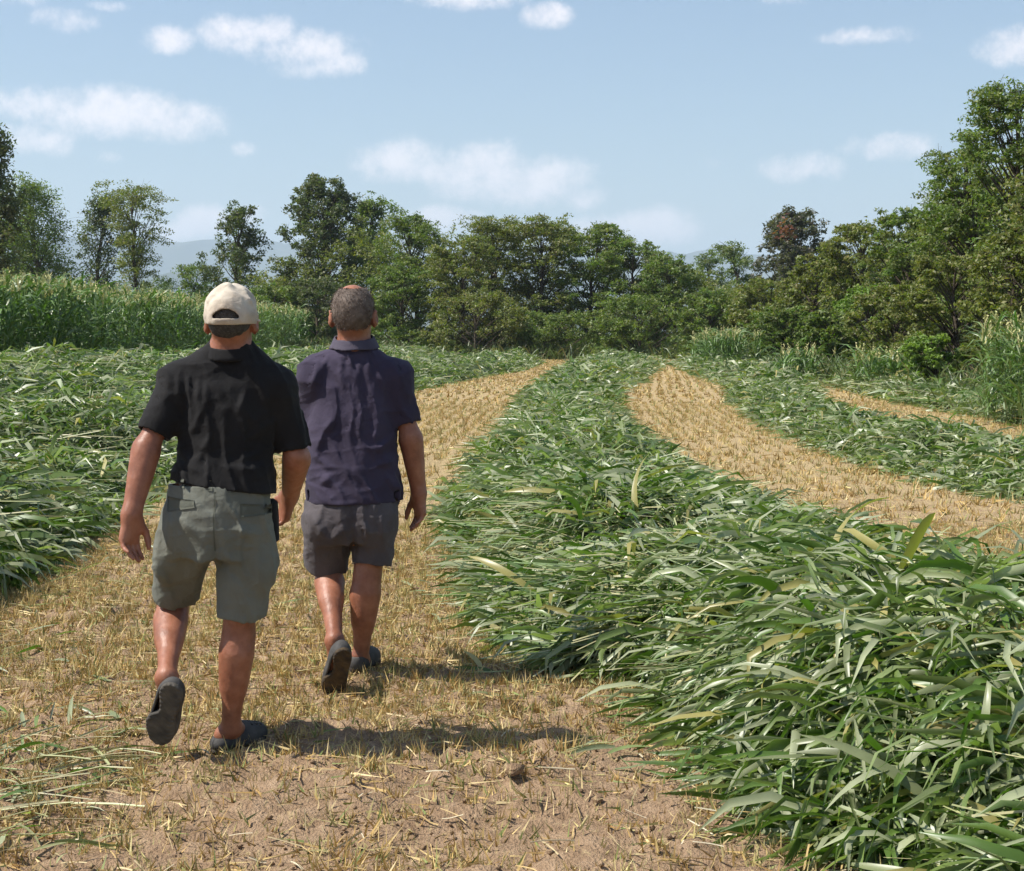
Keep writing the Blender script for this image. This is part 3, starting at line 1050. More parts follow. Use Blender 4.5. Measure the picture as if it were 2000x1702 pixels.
    c = pl[rng.integers(0, len(pl), n_leaf)] * ctint[pick] * rng.uniform(.8, 1.2, (n_leaf, 1))
    root = empty(name, base)
    tag(root, label, cat or ('shrub' if 'shrub' in name else 'tree'), group)
    mesh_np('trunk' if 'shrub' not in name else 'stems', np.concatenate(tb.V), np.concatenate(tb.F), M_BARK, parent=root, smooth=True)
    mesh_np('crown', V.reshape(-1, 3), Fq, M_FOL, parent=root, col=np.repeat(c, nv, 0))
    return root, cents, sizes


GL, GM, GR_ = 'trees behind the standing sorghum', 'trees closing the far end of the field', 'hedgerow trees and shrubs along the right side'
# behind the sorghum on the left
tree('oak_tree', 'tall dark oak cut off by the picture\'s left edge', -14, 84, 262, 52, 'oak', 9000, .22, .2, 'round', 44, .17, group=GL, aspect=1.5, flat=.9)
tree('locust_tree', 'light green locust with a forked leafy crown next to the tall dark oak', 92, 116, 362, 62, 'locust', 9500, .26, .30, 'round', 34, .26, group=GL, lean=.01, flat=.85)
tree('locust_tree', 'dark leafy locust low behind the light green one, above the sorghum heads', 40, 118, 440, 52, 'locust', 6500, .26, .12, 'thicket', 30, .24, group=GL, flat=.8)
tree('oak_tree', 'slim dark tree with thin see-through crown between two lighter locusts', 188, 120, 388, 46, 'oak', 4800, .24, .22, 'round', 40, .17, group=GL, aspect=1.6, flat=.9)
tree('locust_tree', 'flat-topped slender locust on a bare straight trunk beside the gap with hills', 265, 112, 364, 62, 'locust', 6000, .24, .42, 'umbrella', 36, .20, .16, group=GL, flat=.5, bare=3, pal='olive')
tree('shrub', 'hazy low bush in the gap with hills, behind the sorghum heads', 305, 170, 552, 42, 'haze', 3500, .3, .05, 'thicket', 22, .3, group=GL)
tree('shrub', 'bluish thicket under the slim dark tree and the flat-topped locust', 215, 150, 560, 70, 'haze', 4200, .3, .05, 'thicket', 28, .2, group=GL)
tree('shrub', 'small round bush left of the beige cap, against the hills', 378, 122, 520, 38, 'locust', 4000, .24, .05, 'thicket', 24, .3, group=GL)
tree('oak_tree', 'open dark tree with many thin limbs, right above the beige cap', 462, 112, 410, 64, 'oak', 7200, .22, .18, 'round', 54, .15, group=GL, aspect=1.5, flat=.9)
# closing the field
tree('oak_tree', 'broad oak, the tallest crown above the grey-haired man', 632, 106, 354, 104, 'oak', 17000, .24, .16, 'round', 84, .135, group=GM, aspect=1.5, flat=.9)
tree('oak_tree', 'oak shoulder-to-shoulder with the broad tallest one, on its right', 730, 110, 392, 50, 'oak', 7000, .24, .2, 'round', 36, .2, group=GM, aspect=1.5, flat=.9, pal='locust')
tree('shrub', 'leafy shrub at the foot of the broad oak, behind the capped man\'s ear', 530, 100, 560, 60, 'locust', 6000, .22, .03, 'thicket', 34, .2, group=GM)
tree('shrub', 'dark shrub filling the gap between the two men\'s heads', 620, 98, 545, 62, 'oak', 6500, .22, .03, 'thicket', 34, .2, group=GM)
tree('locust_tree', 'locust with two feathery tops just right of the oaks', 815, 99, 424, 62, 'locust', 11000, .22, .08, 'thicket', 46, .20, group=GM, flat=.45)
tree('locust_tree', 'low dark locust right of the grey-haired man\'s head', 790, 94, 520, 66, 'locust', 9500, .21, .02, 'thicket', 46, .19, group=GM, flat=.45)
tree('locust_tree', 'yellow-green layered locust in front of the far tree wall', 900, 93, 470, 70, 'olive', 11000, .21, .03, 'thicket', 50, .18, group=GM, flat=.4)
tree('locust_tree', 'first of three tall feathery locusts at the middle of the far wall', 965, 98, 430, 70, 'olive', 12000, .21, .08, 'thicket', 54, .18, group=GM, flat=.4)
tree('locust_tree', 'second of three tall feathery locusts at the middle of the far wall', 1063, 97, 430, 66, 'olive', 11000, .21, .08, 'thicket', 52, .18, group=GM, flat=.4)
tree('locust_tree', 'third of three tall feathery locusts, with a bare twig on top', 1150, 97, 440, 66, 'locust', 11000, .21, .08, 'thicket', 52, .18, group=GM, flat=.4, bare=2)
tree('locust_tree', 'sloping locust where the far wall starts to drop', 1235, 95, 468, 62, 'locust', 10000, .21, .05, 'thicket', 48, .18, group=GM, flat=.4, bare=1)
tree('locust_tree', 'low locust at the end of the far wall, below the pale horizon cloud', 1318, 93, 505, 58, 'locust', 9500, .21, .03, 'thicket', 46, .19, group=GM, flat=.4, bare=2)
tree('shrub', 'dark shrub at the foot of the far wall, left of the far stubble end', 930, 90, 572, 85, 'olive', 8000, .2, .02, 'thicket', 46, .17, group=GM)
tree('shrub', 'dark shrub at the foot of the far wall, behind the end of the middle swath', 1090, 91, 612, 80, 'locust', 8000, .2, .02, 'thicket', 46, .17, group=GM)
tree('shrub', 'dark shrub at the foot of the low end locust of the far wall', 1250, 89, 578, 84, 'locust', 7500, .2, .02, 'thicket', 42, .17, group=GM)
tree('locust_tree', 'pale thin locust standing back in the dip of the skyline', 1385, 125, 492, 44, 'haze', 4500, .26, .1, 'round', 30, .22, group=GM, flat=.5)
tree('locust_tree', 'pale feathery locust leaning on the purplish oak\'s left side', 1445, 112, 474, 42, 'haze', 5000, .25, .1, 'round', 30, .24, group=GM, flat=.5)
oakr, oc, osz = tree('oak_tree', 'purplish-grey oak with one rust-red branch above the right hedgerow', 1545, 104, 418, 82, 'grey', 12000, .24, .25, 'round', 60, .16, group=GM, aspect=1.5, flat=.9, bare=2)
# the hedgerow on the right
tree('shrub', 'dark green shrub where the far wall meets the right hedgerow', 1392, 82, 570, 58, 'locust', 8500, .19, .02, 'thicket', 44, .19, group=GR_)
tree('locust_tree', 'round olive locust below and left of the purplish oak', 1500, 78, 548, 66, 'olive', 11000, .18, .02, 'thicket', 52, .18, group=GR_, flat=.45)
tree('locust_tree', 'tan-tinged locust in front of the purplish oak\'s lower crown', 1590, 72, 505, 66, 'olive', 11000, .18, .02, 'thicket', 54, .17, group=GR_, flat=.45)
tree('locust_tree', 'wispy-topped locust right of the purplish oak', 1685, 66, 440, 78, 'olive', 14000, .17, .03, 'thicket', 60, .16, group=GR_, flat=.45, bare=2)
tree('locust_tree', 'locust with dark knobbly top between the wispy one and the tall corner', 1775, 60, 418, 78, 'locust', 14000, .16, .03, 'thicket', 60, .16, group=GR_, flat=.45)
tree('locust_tree', 'locust stepping up towards the tall corner tree', 1855, 54, 395, 72, 'olive', 14000, .15, .03, 'thicket', 60, .16, group=GR_, flat=.45)
tree('locust_tree', 'second tallest hedgerow locust, just left of the tall corner one', 1925, 48, 290, 88, 'locust', 20000, .14, .04, 'thicket', 74, .14, group=GR_, flat=.45)
tree('locust_tree', 'tallest hedgerow locust, cut off by the picture\'s right edge', 2030, 42, 168, 92, 'locust', 26000, .13, .06, 'thicket', 84, .13, group=GR_, flat=.45)
tree('locust_tree', 'bushy locust beyond the right edge behind the pale sorghum clump', 2080, 35, 330, 120, 'olive', 8000, .13, .03, 'thicket', 64, .16, group=GR_, flat=.45)
tree('shrub', 'bright green shrub in the dip of the hedgerow below the purplish oak', 1690, 58, 560, 62, 'bright', 9000, .15, .02, 'thicket', 46, .18, group=GR_)
tree('shrub', 'mid-green bush at the hedge foot, first beyond the stubble strip', 1530, 66, 605, 62, 'locust', 9500, .16, .02, 'thicket', 46, .18, group=GR_)
tree('shrub', 'rounded dark bush at the hedge foot over the low silvery tuft', 1615, 57, 610, 58, 'locust', 9500, .15, .02, 'thicket', 46, .18, group=GR_)
tree('shrub', 'wide olive bush at the hedge foot above the dry brownish stalks', 1745, 50, 560, 86, 'olive', 13000, .14, .02, 'thicket', 60, .16, group=GR_)
tree('shrub', 'tall olive bush in front of the two tallest hedgerow locusts', 1870, 43, 500, 92, 'olive', 16000, .13, .02, 'thicket', 64, .15, group=GR_, flat=.45)
tree('shrub', 'shrub under the tallest locust with a dead limb, behind the sorghum clump', 1965, 37, 460, 90, 'olive', 15000, .12, .02, 'thicket', 60, .15, group=GR_, flat=.45)
tree('shrub', 'low leafy bush left of the pale sorghum clump', 1835, 37, 655, 52, 'bright', 7000, .11, .02, 'thicket', 40, .19, group=GR_)


def rust_branch():
    rng = np.random.default_rng(5)
    w = P(1536, 450, 101.5)
    n = 70
    pos = w + rng.normal(0, 1, (n, 3)) * np.array([.30, .3, .38])
    V, Fq, per = ribbons(pos, rng.uniform(0, 6.28, n), rng.uniform(-.5, .6, n), rng.uniform(0, .8, n), np.full(n, .3), np.full(n, .17), rng.uniform(0, 3, n), 2, None)
    c = np.array([.21, .085, .055]) * rng.uniform(.7, 1.2, (n, 1))
    mesh_np('dead_branch_leaves', V, Fq, M_FOL, parent=oakr, col=np.repeat(c, per, 0))


rust_branch()


def undergrowth(name, label, pts, n, h, seed):
    rng = np.random.default_rng(seed)
    pts = np.array(pts, float)
    s = rng.random(n) * (len(pts) - 1)
    i = np.minimum(s.astype(int), len(pts) - 2)
    f = (s - i)[:, None]
    q = pts[i] * (1 - f) + pts[i + 1] * f
    q += rng.normal(0, 1, (n, 2)) * np.array([.7, .7])
    z = T(q[:, 0], q[:, 1])
    V, Fq, per = ribbons(np.stack([q[:, 0], q[:, 1], z], 1), rng.uniform(0, 6.28, n), rng.uniform(.8, 1.5, n), rng.uniform(.2, 1.8, n), h * rng.uniform(.4, 1.4, n), .02 * (1 + q[:, 1] / 40) * rng.uniform(.6, 1.5, n),
                         rng.uniform(0, 3, n), 3, None)
    pal_ = np.array([[.10, .14, .04], [.14, .17, .06], [.08, .12, .03], [.24, .21, .09], [.13, .17, .08]])
    c = pal_[rng.integers(0, 5, n)] * rng.uniform(.7, 1.2, (n, 1))
    o = mesh_np(name, V, Fq, M_SORG, col=np.repeat(c, per, 0))
    tag(o, label, 'grass', kind='stuff')


def foliage_mass(name, label, spots, n, leaf, pal, seed):
    """leafage behind the front trees that nobody could tell apart"""
    rng = np.random.default_rng(seed)
    spots = np.array(spots, float)                  # px, d, top row, half width px
    i = rng.integers(0, len(spots) - 1, n)
    f = rng.random(n)[:, None]
    q = spots[i] * (1 - f) + spots[i + 1] * f
    d = q[:, 1] + rng.normal(0, 1.6, n)
    x = (q[:, 0] - 1000) / 3000 * d + rng.normal(0, .5, n)
    top = EYE + (650 - q[:, 2]) / 3000 * d
    lump = .72 + .5 * fbm(x * .55, d * .3, seed, 3)
    z = T(x, d) + top * lump * rng.random(n) ** .6
    pos = np.stack([x, d, z], 1)
    sp = fbm(x * 1.3 + 9, z * 1.6, seed + 5, 3)
    pos = pos[sp > .43]
    m = len(pos)
    nr = rng.normal(0, 1, (m, 3))
    nr[:, 2] = np.abs(nr[:, 2]) + .3
    nr /= np.linalg.norm(nr, axis=1)[:, None]
    a = np.cross(nr, rng.normal(0, 1, (m, 3)))
    a /= np.linalg.norm(a, axis=1)[:, None]
    b = np.cross(nr, a)
    L = leaf * rng.uniform(.6, 1.4, (m, 1))
    V = np.stack([pos + b * L * .28 - a * L * .4, pos + a * L * .6, pos - b * L * .28 - a * L * .4], 1)
    pl = np.array(PALS[pal])
    c = pl[rng.integers(0, len(pl), m)] * rng.uniform(.75, 1.2, (m, 1))
    o = mesh_np(name, V.reshape(-1, 3), np.arange(m * 3).reshape(-1, 3), M_FOL, col=np.repeat(c, 3, 0))
    tag(o, label, 'foliage', kind='stuff')


foliage_mass('far_foliage', 'dense leafage filling in behind the far wall of trees', [(500, 103, 545), (640, 104, 490), (760, 102, 462), (860, 100, 462), (965, 100, 446), (1063, 100, 446), (1150, 99, 452), (1235, 98, 482), (1320, 96, 520), (1420, 92, 545)], 74000, .17, 'olive', 71)
foliage_mass('hedge_foliage', 'dense leafage filling in between the right-hand hedgerow trees', [(1420, 86, 570), (1500, 81, 575), (1590, 75, 540), (1685, 69, 462), (1775, 63, 438), (1855, 57, 412), (1925, 51, 330), (2030, 45, 260), (2120, 40, 300)], 76000, .14, 'olive', 72)
undergrowth('tall_grass', 'rank grass and weeds along the foot of the right hedgerow', [(11, 24), (11, 30), (10.8, 36), (11, 44), (11, 54), (12, 66), (12, 80)], 9000, .75, 61)
undergrowth('tall_grass', 'rank grass along the foot of the far tree wall', [(-14, 92), (-6, 90), (0, 89), (6, 89), (12, 84)], 4000, .9, 62)

# ------------------------------------------------------------------ the air between here and the hills
HX, HY0, HY1, HZ0, HZ1 = 15500, -3100, 15500, -2.0, 720
Vh = np.array([[sx * HX, y, z] for z in (HZ0, HZ1) for y in (HY0, HY1) for sx in (-1, 1)], float)
Fh = np.array([[0, 2, 3, 1], [4, 5, 7, 6], [0, 1, 5, 4], [2, 6, 7, 3], [0, 4, 6, 2], [1, 3, 7, 5]])
mh = bpy.data.materials.new('air')
mh.use_nodes = True
mh.node_tree.nodes.clear()
pv = mh.node_tree.nodes.new('ShaderNodeVolumePrincipled')
pv.inputs['Color'].default_value = (.70, .82, 1.0, 1)
pv.inputs['Density'].default_value = HAZE_D = 1.5e-4
pv.inputs['Anisotropy'].default_value = 0.1
mo_ = mh.node_tree.nodes.new('ShaderNodeOutputMaterial')
mh.node_tree.links.new(pv.outputs[0], mo_.inputs['Volume'])
hz_ = mesh_np('haze', Vh, Fh, mh)
tag(hz_, 'pale blue summer haze between the field and the hills', 'haze', kind='stuff')
# ------------------------------------------------------------------ the two walking men
def nrm_(v):
    v = np.asarray(v, float)
    return v / (np.linalg.norm(v) + 1e-12)


class Field:
    """a signed distance volume that bodies and clothes are blended in"""
    FAR = .09

    def __init__(s, lo, hi, h):
        s.h = h
        s.lo = np.asarray(lo, float)
        s.n = np.ceil((np.asarray(hi, float) - s.lo) / h).astype(int) + 1
        s.v = np.full(s.n, s.FAR, np.float32)
        s.ax = [(s.lo[i] + np.arange(s.n[i]) * h).astype(np.float32) for i in range(3)]

    def _reg(s, lo, hi):
        a = np.clip(np.floor((np.asarray(lo) - s.lo) / s.h).astype(int), 0, s.n)
        b = np.clip(np.ceil((np.asarray(hi) - s.lo) / s.h).astype(int) + 1, 0, s.n)
        sl = tuple(slice(a[i], b[i]) for i in range(3))
        return sl, s.ax[0][sl[0]][:, None, None], s.ax[1][sl[1]][None, :, None], s.ax[2][sl[2]][None, None, :]

    def _mix(s, sl, d, k, op='add'):
        o = s.v[sl]
        if op == 'sub':
            d = -d
            if k > 0:
                hh = np.clip(.5 - .5 * (o - d) / k, 0, 1)
                s.v[sl] = o + (d - o) * hh + k * hh * (1 - hh)
            else:
                s.v[sl] = np.maximum(o, d)
            return
        if k > 0:
            hh = np.clip(.5 + .5 * (o - d) / k, 0, 1)
            s.v[sl] = o + (d - o) * hh - k * hh * (1 - hh)
        else:
            s.v[sl] = np.minimum(o, d)

    def cone(s, a, b, ra, rb, k=.02, flat=None, op='add', cap=False):
        """tapered limb from a to b; flat=(axis, factor) squashes it along an axis; cap cuts it square at b"""
        a, b = np.asarray(a, float), np.asarray(b, float)
        pad = max(ra, rb) * (1 if flat is None else max(1, flat[1])) + .06 + k
        sl, x, y, z = s._reg(np.minimum(a, b) - pad, np.maximum(a, b) + pad)
        ab = b - a
        L2 = ab @ ab
        px, py, pz = x - a[0], y - a[1], z - a[2]
        t0 = (px * ab[0] + py * ab[1] + pz * ab[2]) / L2
        t = np.clip(t0, 0, 1)
        qx, qy, qz = px - t * ab[0], py - t * ab[1], pz - t * ab[2]
        d2 = qx * qx + qy * qy + qz * qz
        r = ra + (rb - ra) * t
        if flat is not None:
            e = nrm_(flat[0])
            w = qx * e[0] + qy * e[1] + qz * e[2]
            d2 = d2 - w * w + (w / flat[1]) ** 2
        d = np.sqrt(d2) - r
        if cap:
            d = np.maximum(d, (t0 - 1) * math.sqrt(L2))
        s._mix(sl, d.astype(np.float32), k, op)

    def ell(s, c, r, R=None, k=.02, op='add'):
        c, r = np.asarray(c, float), np.asarray(r, float)
        pad = r.max() + .06 + k
        sl, x, y, z = s._reg(c - pad, c + pad)
        px, py, pz = x - c[0], y - c[1], z - c[2]
        if R is None:
            u, v, w = px, py, pz
        else:
            u, v, w = [px * R[0][i] + py * R[1][i] + pz * R[2][i] for i in range(3)]
        k0 = np.sqrt((u / r[0]) ** 2 + (v / r[1]) ** 2 + (w / r[2]) ** 2)
        k1 = np.sqrt((u / r[0] ** 2) ** 2 + (v / r[1] ** 2) ** 2 + (w / r[2] ** 2) ** 2) + 1e-9
        s._mix(sl, (k0 * (k0 - 1) / k1).astype(np.float32), k, op)

    def loft(s, rows, k=.02, p=2.3, grow=0.0):
        """trunk of the body from (z, cx, cy, half width, half depth) levels"""
        rows = np.array(sorted(rows), float)
        z0, z1 = rows[0, 0], rows[-1, 0]
        m = rows[:, 3:].max() + .1
        lo = [rows[:, 1].min() - m, rows[:, 2].min() - m, z0 - .08]
        hi = [rows[:, 1].max() + m, rows[:, 2].max() + m, z1 + .08]
        sl, x, y, z = s._reg(lo, hi)
        zz = np.clip(z, z0, z1)
        # smooth interpolation between levels
        def itp(i):
            f = np.interp(zz.ravel(), rows[:, 0], rows[:, i])
            kk = np.ones(9) / 9
            fp = np.pad(f, 4, mode='edge')
            return np.convolve(fp, kk, 'valid').reshape(zz.shape)
        cx, cy, a, b = itp(1), itp(2), itp(3) + grow, itp(4) + grow
        q = (np.abs((x - cx) / a) ** p + np.abs((y - cy) / b) ** p) ** (1 / p)
        d = (q - 1) * np.minimum(a, b) * .96
        dz = np.maximum(z - z1, z0 - z)
        d = np.where(dz > 0, np.sqrt(np.maximum(d, 0) ** 2 + dz ** 2), np.maximum(d, dz))
        s._mix(sl, d.astype(np.float32), k)

    def plane(s, p, n):
        """cut away everything on the n side of p"""
        n = nrm_(n)
        x, y, z = s.ax[0][:, None, None], s.ax[1][None, :, None], s.ax[2][None, None, :]
        s.v = np.maximum(s.v, ((x - p[0]) * n[0] + (y - p[1]) * n[1] + (z - p[2]) * n[2]).astype(np.float32))

    def wrinkle(s, fn):
        i = np.nonzero(np.abs(s.v) < .035)
        q = fn(s.ax[0][i[0]].astype(float), s.ax[1][i[1]].astype(float), s.ax[2][i[2]].astype(float))
        s.v[i] -= q.astype(np.float32)

    def folds(s, segs, yc, amp=.011, w=.010):
        """soft ridges on the back (y < yc) along segments given as ((x,z),(x,z),strength)"""
        i = np.nonzero(np.abs(s.v) < .035)
        x, y, z = s.ax[0][i[0]].astype(float), s.ax[1][i[1]].astype(float), s.ax[2][i[2]].astype(float)
        q = np.zeros_like(x)
        for (a, b, st) in segs:
            ax_, az_, bx_, bz_ = a[0], a[2], b[0], b[2]
            L2 = (bx_ - ax_) ** 2 + (bz_ - az_) ** 2
            t = ((x - ax_) * (bx_ - ax_) + (z - az_) * (bz_ - az_)) / L2
            tc_ = np.clip(t, 0, 1)
            dd = np.hypot(x - ax_ - tc_ * (bx_ - ax_), z - az_ - tc_ * (bz_ - az_))
            ww = w * (1 + .9 * tc_)
            e = np.exp(-(dd / ww) ** 2)
            q += amp * st * e * np.sin(np.pi * np.clip(.12 + .8 * tc_, 0, 1)) * (y < yc)
        s.v[i] -= q.astype(np.float32)

    def mesh(s):
        """surface nets"""
        v = s.v
        ins = v < 0
        nx, ny, nz = v.shape
        c = np.zeros((nx - 1, ny - 1, nz - 1), np.uint8)
        for dx in (0, 1):
            for dy in (0, 1):
                for dz in (0, 1):
                    c += ins[dx:nx - 1 + dx, dy:ny - 1 + dy, dz:nz - 1 + dz]
        act = (c > 0) & (c < 8)
        I = np.array(np.nonzero(act)).T
        idx = np.full(act.shape, -1, np.int32)
        idx[act] = np.arange(len(I))
        acc = np.zeros((len(I), 3))
        cnt = np.zeros(len(I))
        cor = [(a, b, e) for a in (0, 1) for b in (0, 1) for e in (0, 1)]
        for p in cor:
            for axn in range(3):
                if p[axn]:
                    continue
                q = list(p)
                q[axn] = 1
                a = v[I[:, 0] + p[0], I[:, 1] + p[1], I[:, 2] + p[2]].astype(float)
                b = v[I[:, 0] + q[0], I[:, 1] + q[1], I[:, 2] + q[2]].astype(float)
                m = (a < 0) != (b < 0)
                t = np.where(m, a / np.where(m, a - b, 1), 0)
                pt = np.array(p, float)[None] + np.zeros((len(I), 3))
                pt[:, axn] += t
                acc[m] += pt[m]
                cnt[m] += 1
        V = s.lo + (I + acc / cnt[:, None]) * s.h
        Fs = []
        for axn in range(3):
            o1, o2 = [(1, 2), (2, 0), (0, 1)][axn]
            a = ins
            sa = [slice(None)] * 3
            sb = [slice(None)] * 3
            sa[axn] = slice(0, -1)
            sb[axn] = slice(1, None)
            ch = a[tuple(sa)] != a[tuple(sb)]
            E = np.array(np.nonzero(ch)).T
            ok = (E[:, o1] > 0) & (E[:, o2] > 0) & (E[:, o1] < v.shape[o1] - 1) & (E[:, o2] < v.shape[o2] - 1)
            E = E[ok]
            u1 = np.zeros(3, int)
            u1[o1] = 1
            u2 = np.zeros(3, int)
            u2[o2] = 1
            g = lambda e: idx[e[:, 0], e[:, 1], e[:, 2]]
            quad = np.stack([g(E - u1 - u2), g(E - u2), g(E), g(E - u1)], 1)
            flip = ~a[E[:, 0], E[:, 1], E[:, 2]]
            quad[flip] = quad[flip][:, ::-1]
            Fs.append(quad)
        Fq = np.concatenate(Fs)
        # one light smoothing pass
        for lam in (.5, -.40, .5, -.40, .5, -.38):
            nb = np.zeros_like(V)
            nc = np.zeros(len(V))
            for i in range(4):
                a, b = Fq[:, i], Fq[:, (i + 1) % 4]
                np.add.at(nb, a, V[b])
                np.add.at(nb, b, V[a])
                np.add.at(nc, a, 1)
                np.add.at(nc, b, 1)
            V = V + lam * (nb / nc[:, None] - V)
        return V, Fq


def shell(build, lo, hi, h, t, cuts=()):
    """cloth of thickness t: the outside, less the inside, open at its hems"""
    A = build(Field(lo, hi, h), 0.0)
    for c in cuts:
        A.plane(*c)
    B = build(Field(lo, hi, h), .06)
    A.v = np.maximum(A.v, -(B.v + t))
    return A


def tuck(f, build, z0, z1, cx, w):
    """keep the body a little inside the cloth between two heights"""
    C = build(Field(f.lo, f.lo + (f.n - 1) * f.h, f.h), .03)
    n = np.minimum(C.n, f.n)
    sl = tuple(slice(0, n[i]) for i in range(3))
    cv, bv = C.v[sl], f.v[sl]
    z = f.ax[2][None, None, :n[2]]
    m = (cv < .014) & (z > z0) & (z < z1) & (np.abs(f.ax[0][:n[0], None, None] - cx) < w)
    f.v[sl] = np.where(m, np.maximum(bv, cv + .014), bv)


def make_hand(f, W, a, n, right, curl, s=1.0, thumb_open=.5):
    a = nrm_(a)
    n = nrm_(np.asarray(n, float) - a * (np.asarray(n, float) @ a))
    b = np.cross(a, n) if right else np.cross(n, a)      # towards the thumb
    W = np.asarray(W, float)
    K = W + a * .088 * s
    # palm: two flattened slabs
    f.cone(W - a * .01, K - b * .018 * s, .024 * s, .019 * s, .02, flat=(b, 1.25))
    f.cone(W + a * .01, K + b * .018 * s, .024 * s, .019 * s, .02, flat=(b, 1.25))
    f.ell(W + a * .035 * s + b * .026 * s + n * .012 * s, np.array([.018, .018, .032]) * s, None, .015)
    lens = [.072, .080, .074, .058]
    offs = [.031, .011, -.010, -.030]
    for i in range(4):
        p = K + b * offs[i] * s - a * abs(offs[i]) * .18
        d = nrm_(a + b * (.10 - .07 * i))
        L = lens[i] * s
        r = (.0098, .0100, .0096, .0086)[i] * s
        ang = 0
        cu = curl[i] if isinstance(curl, (list, tuple)) else curl
        f.cone(p - d * .02, p, r * 1.15, r * 1.1, .008)
        for j, fr in enumerate((.46, .31, .25)):
            ang += cu * (.75, 1.0, .7)[j]
            dj = d * math.cos(ang) + n * math.sin(ang)
            q = p + dj * L * fr * 1.05
            f.cone(p, q, r * (1.06, .97, .9)[j], r * (.98, .90, .78)[j], .004)
            p = q
    tb = W + a * .022 * s + b * .024 * s + n * .006
    d1 = nrm_(a * .75 + b * thumb_open + n * .35)
    q = tb + d1 * .046 * s
    f.cone(tb, q, .0145 * s, .0125 * s, .014)
    d2 = nrm_(a * .95 + b * thumb_open * .35 + n * .35)
    q2 = q + d2 * .034 * s
    f.cone(q, q2, .0122 * s, .0112 * s, .006)
    f.cone(q2, q2 + nrm_(a + n * .3) * .026 * s, .0112 * s, .0085 * s, .006)


def make_head(f, c, fw, s=1.0, jaw=1.0):
    """skull, face, ears and neck top; fw is the way the face looks"""
    fw = nrm_(fw)
    up = nrm_(np.array([0, 0, 1.]) - fw * fw[2])
    rt = np.cross(fw, up)
    R = np.stack([rt, fw, up], 1)
    g = lambda x, y, z: c + (rt * x + fw * y + up * z) * s
    f.ell(g(0, -.012, .022), np.array([.079, .098, .092]) * s, R, .02)
    f.ell(g(0, -.045, -.005), np.array([.070, .062, .075]) * s, R, .03)
    f.ell(g(0, .032, -.035), np.array([.064 * jaw, .070, .078]) * s, R, .03)
    f.ell(g(0, .052, -.088), np.array([.036 * jaw, .040, .030]) * s, R, .03)       # chin
    f.ell(g(0, .080, .018), np.array([.055, .016, .012]) * s, R, .015)            # brow
    f.cone(g(0, .094, .008), g(0, .112, -.030), .009 * s, .014 * s, .012)         # nose
    for sx in (-1, 1):
        f.ell(g(sx * .016, .098, -.034), np.array([.010, .011, .008]) * s, R, .008)
        f.ell(g(sx * .032, .092, -.002), np.array([.017, .012, .011]) * s, R, .004, 'sub')   # eye socket
        f.ell(g(sx * .032, .083, -.002), np.array([.0125, .0125, .0125]) * s, R, .002)       # eyeball
        f.ell(g(sx * .042, .070, -.034), np.array([.024, .020, .020]) * s, R, .02)           # cheek
        # ear: a thin dished shell standing off the head
        e = np.stack([nrm_(rt * sx * .85 - fw * .5), nrm_(fw * .85 + rt * sx * .5), up], 1)
        f.ell(g(sx * .092, -.014, -.020), np.array([.008, .021, .035]) * s, e, .008)
        f.ell(g(sx * .099, -.008, -.016), np.array([.005, .012, .020]) * s, e, .004, 'sub')
        f.ell(g(sx * .086, -.004, -.050), np.array([.007, .010, .011]) * s, e, .006)
        f.ell(g(sx * .080, -.004, -.022), np.array([.012, .016, .026]) * s, e, .01)
    f.ell(g(0, .090, -.058), np.array([.024, .009, .0065]) * s, R, .006)
    f.ell(g(0, .089, -.069), np.array([.021, .010, .0075]) * s, R, .006)
    f.ell(g(0, .102, -.0635), np.array([.022, .008, .0016]) * s, R, .003, 'sub')
    return g, R


def cloth_mat(name, c1, c2, scale=6, weave=900, rough=.9, fade=None, fold=.25):
    m, nt, b = newmat(name)
    tcn = node(nt, 'ShaderNodeTexCoord')
    nz = node(nt, 'ShaderNodeTexNoise', {'Scale': scale, 'Detail': 6.0, 'Vector': tcn.outputs['Object']})
    nt.links.new(ramp(nt, nz.outputs[0], [(.32, c1), (.68, c2)]), b.inputs['Base Color'])
    b.inputs['Roughness'].default_value = rough
    b.inputs['Specular IOR Level'].default_value = .2
    b.inputs['Sheen Weight'].default_value = .05
    b.inputs['Sheen Roughness'].default_value = .5
    n2 = node(nt, 'ShaderNodeTexNoise', {'Scale': weave, 'Detail': 2.0, 'Vector': tcn.outputs['Object']})
    n3 = node(nt, 'ShaderNodeTexNoise', {'Scale': 22.0, 'Detail': 4.0, 'Vector': tcn.outputs['Object'], 'Distortion': .6})
    b1 = node(nt, 'ShaderNodeBump', {'Strength': .25, 'Distance': .002, 'Height': n2.outputs[0]})
    b2 = node(nt, 'ShaderNodeBump', {'Strength': fold, 'Distance': .02, 'Height': n3.outputs[0], 'Normal': b1.outputs[0]})
    nt.links.new(b2.outputs[0], b.inputs['Normal'])
    return m


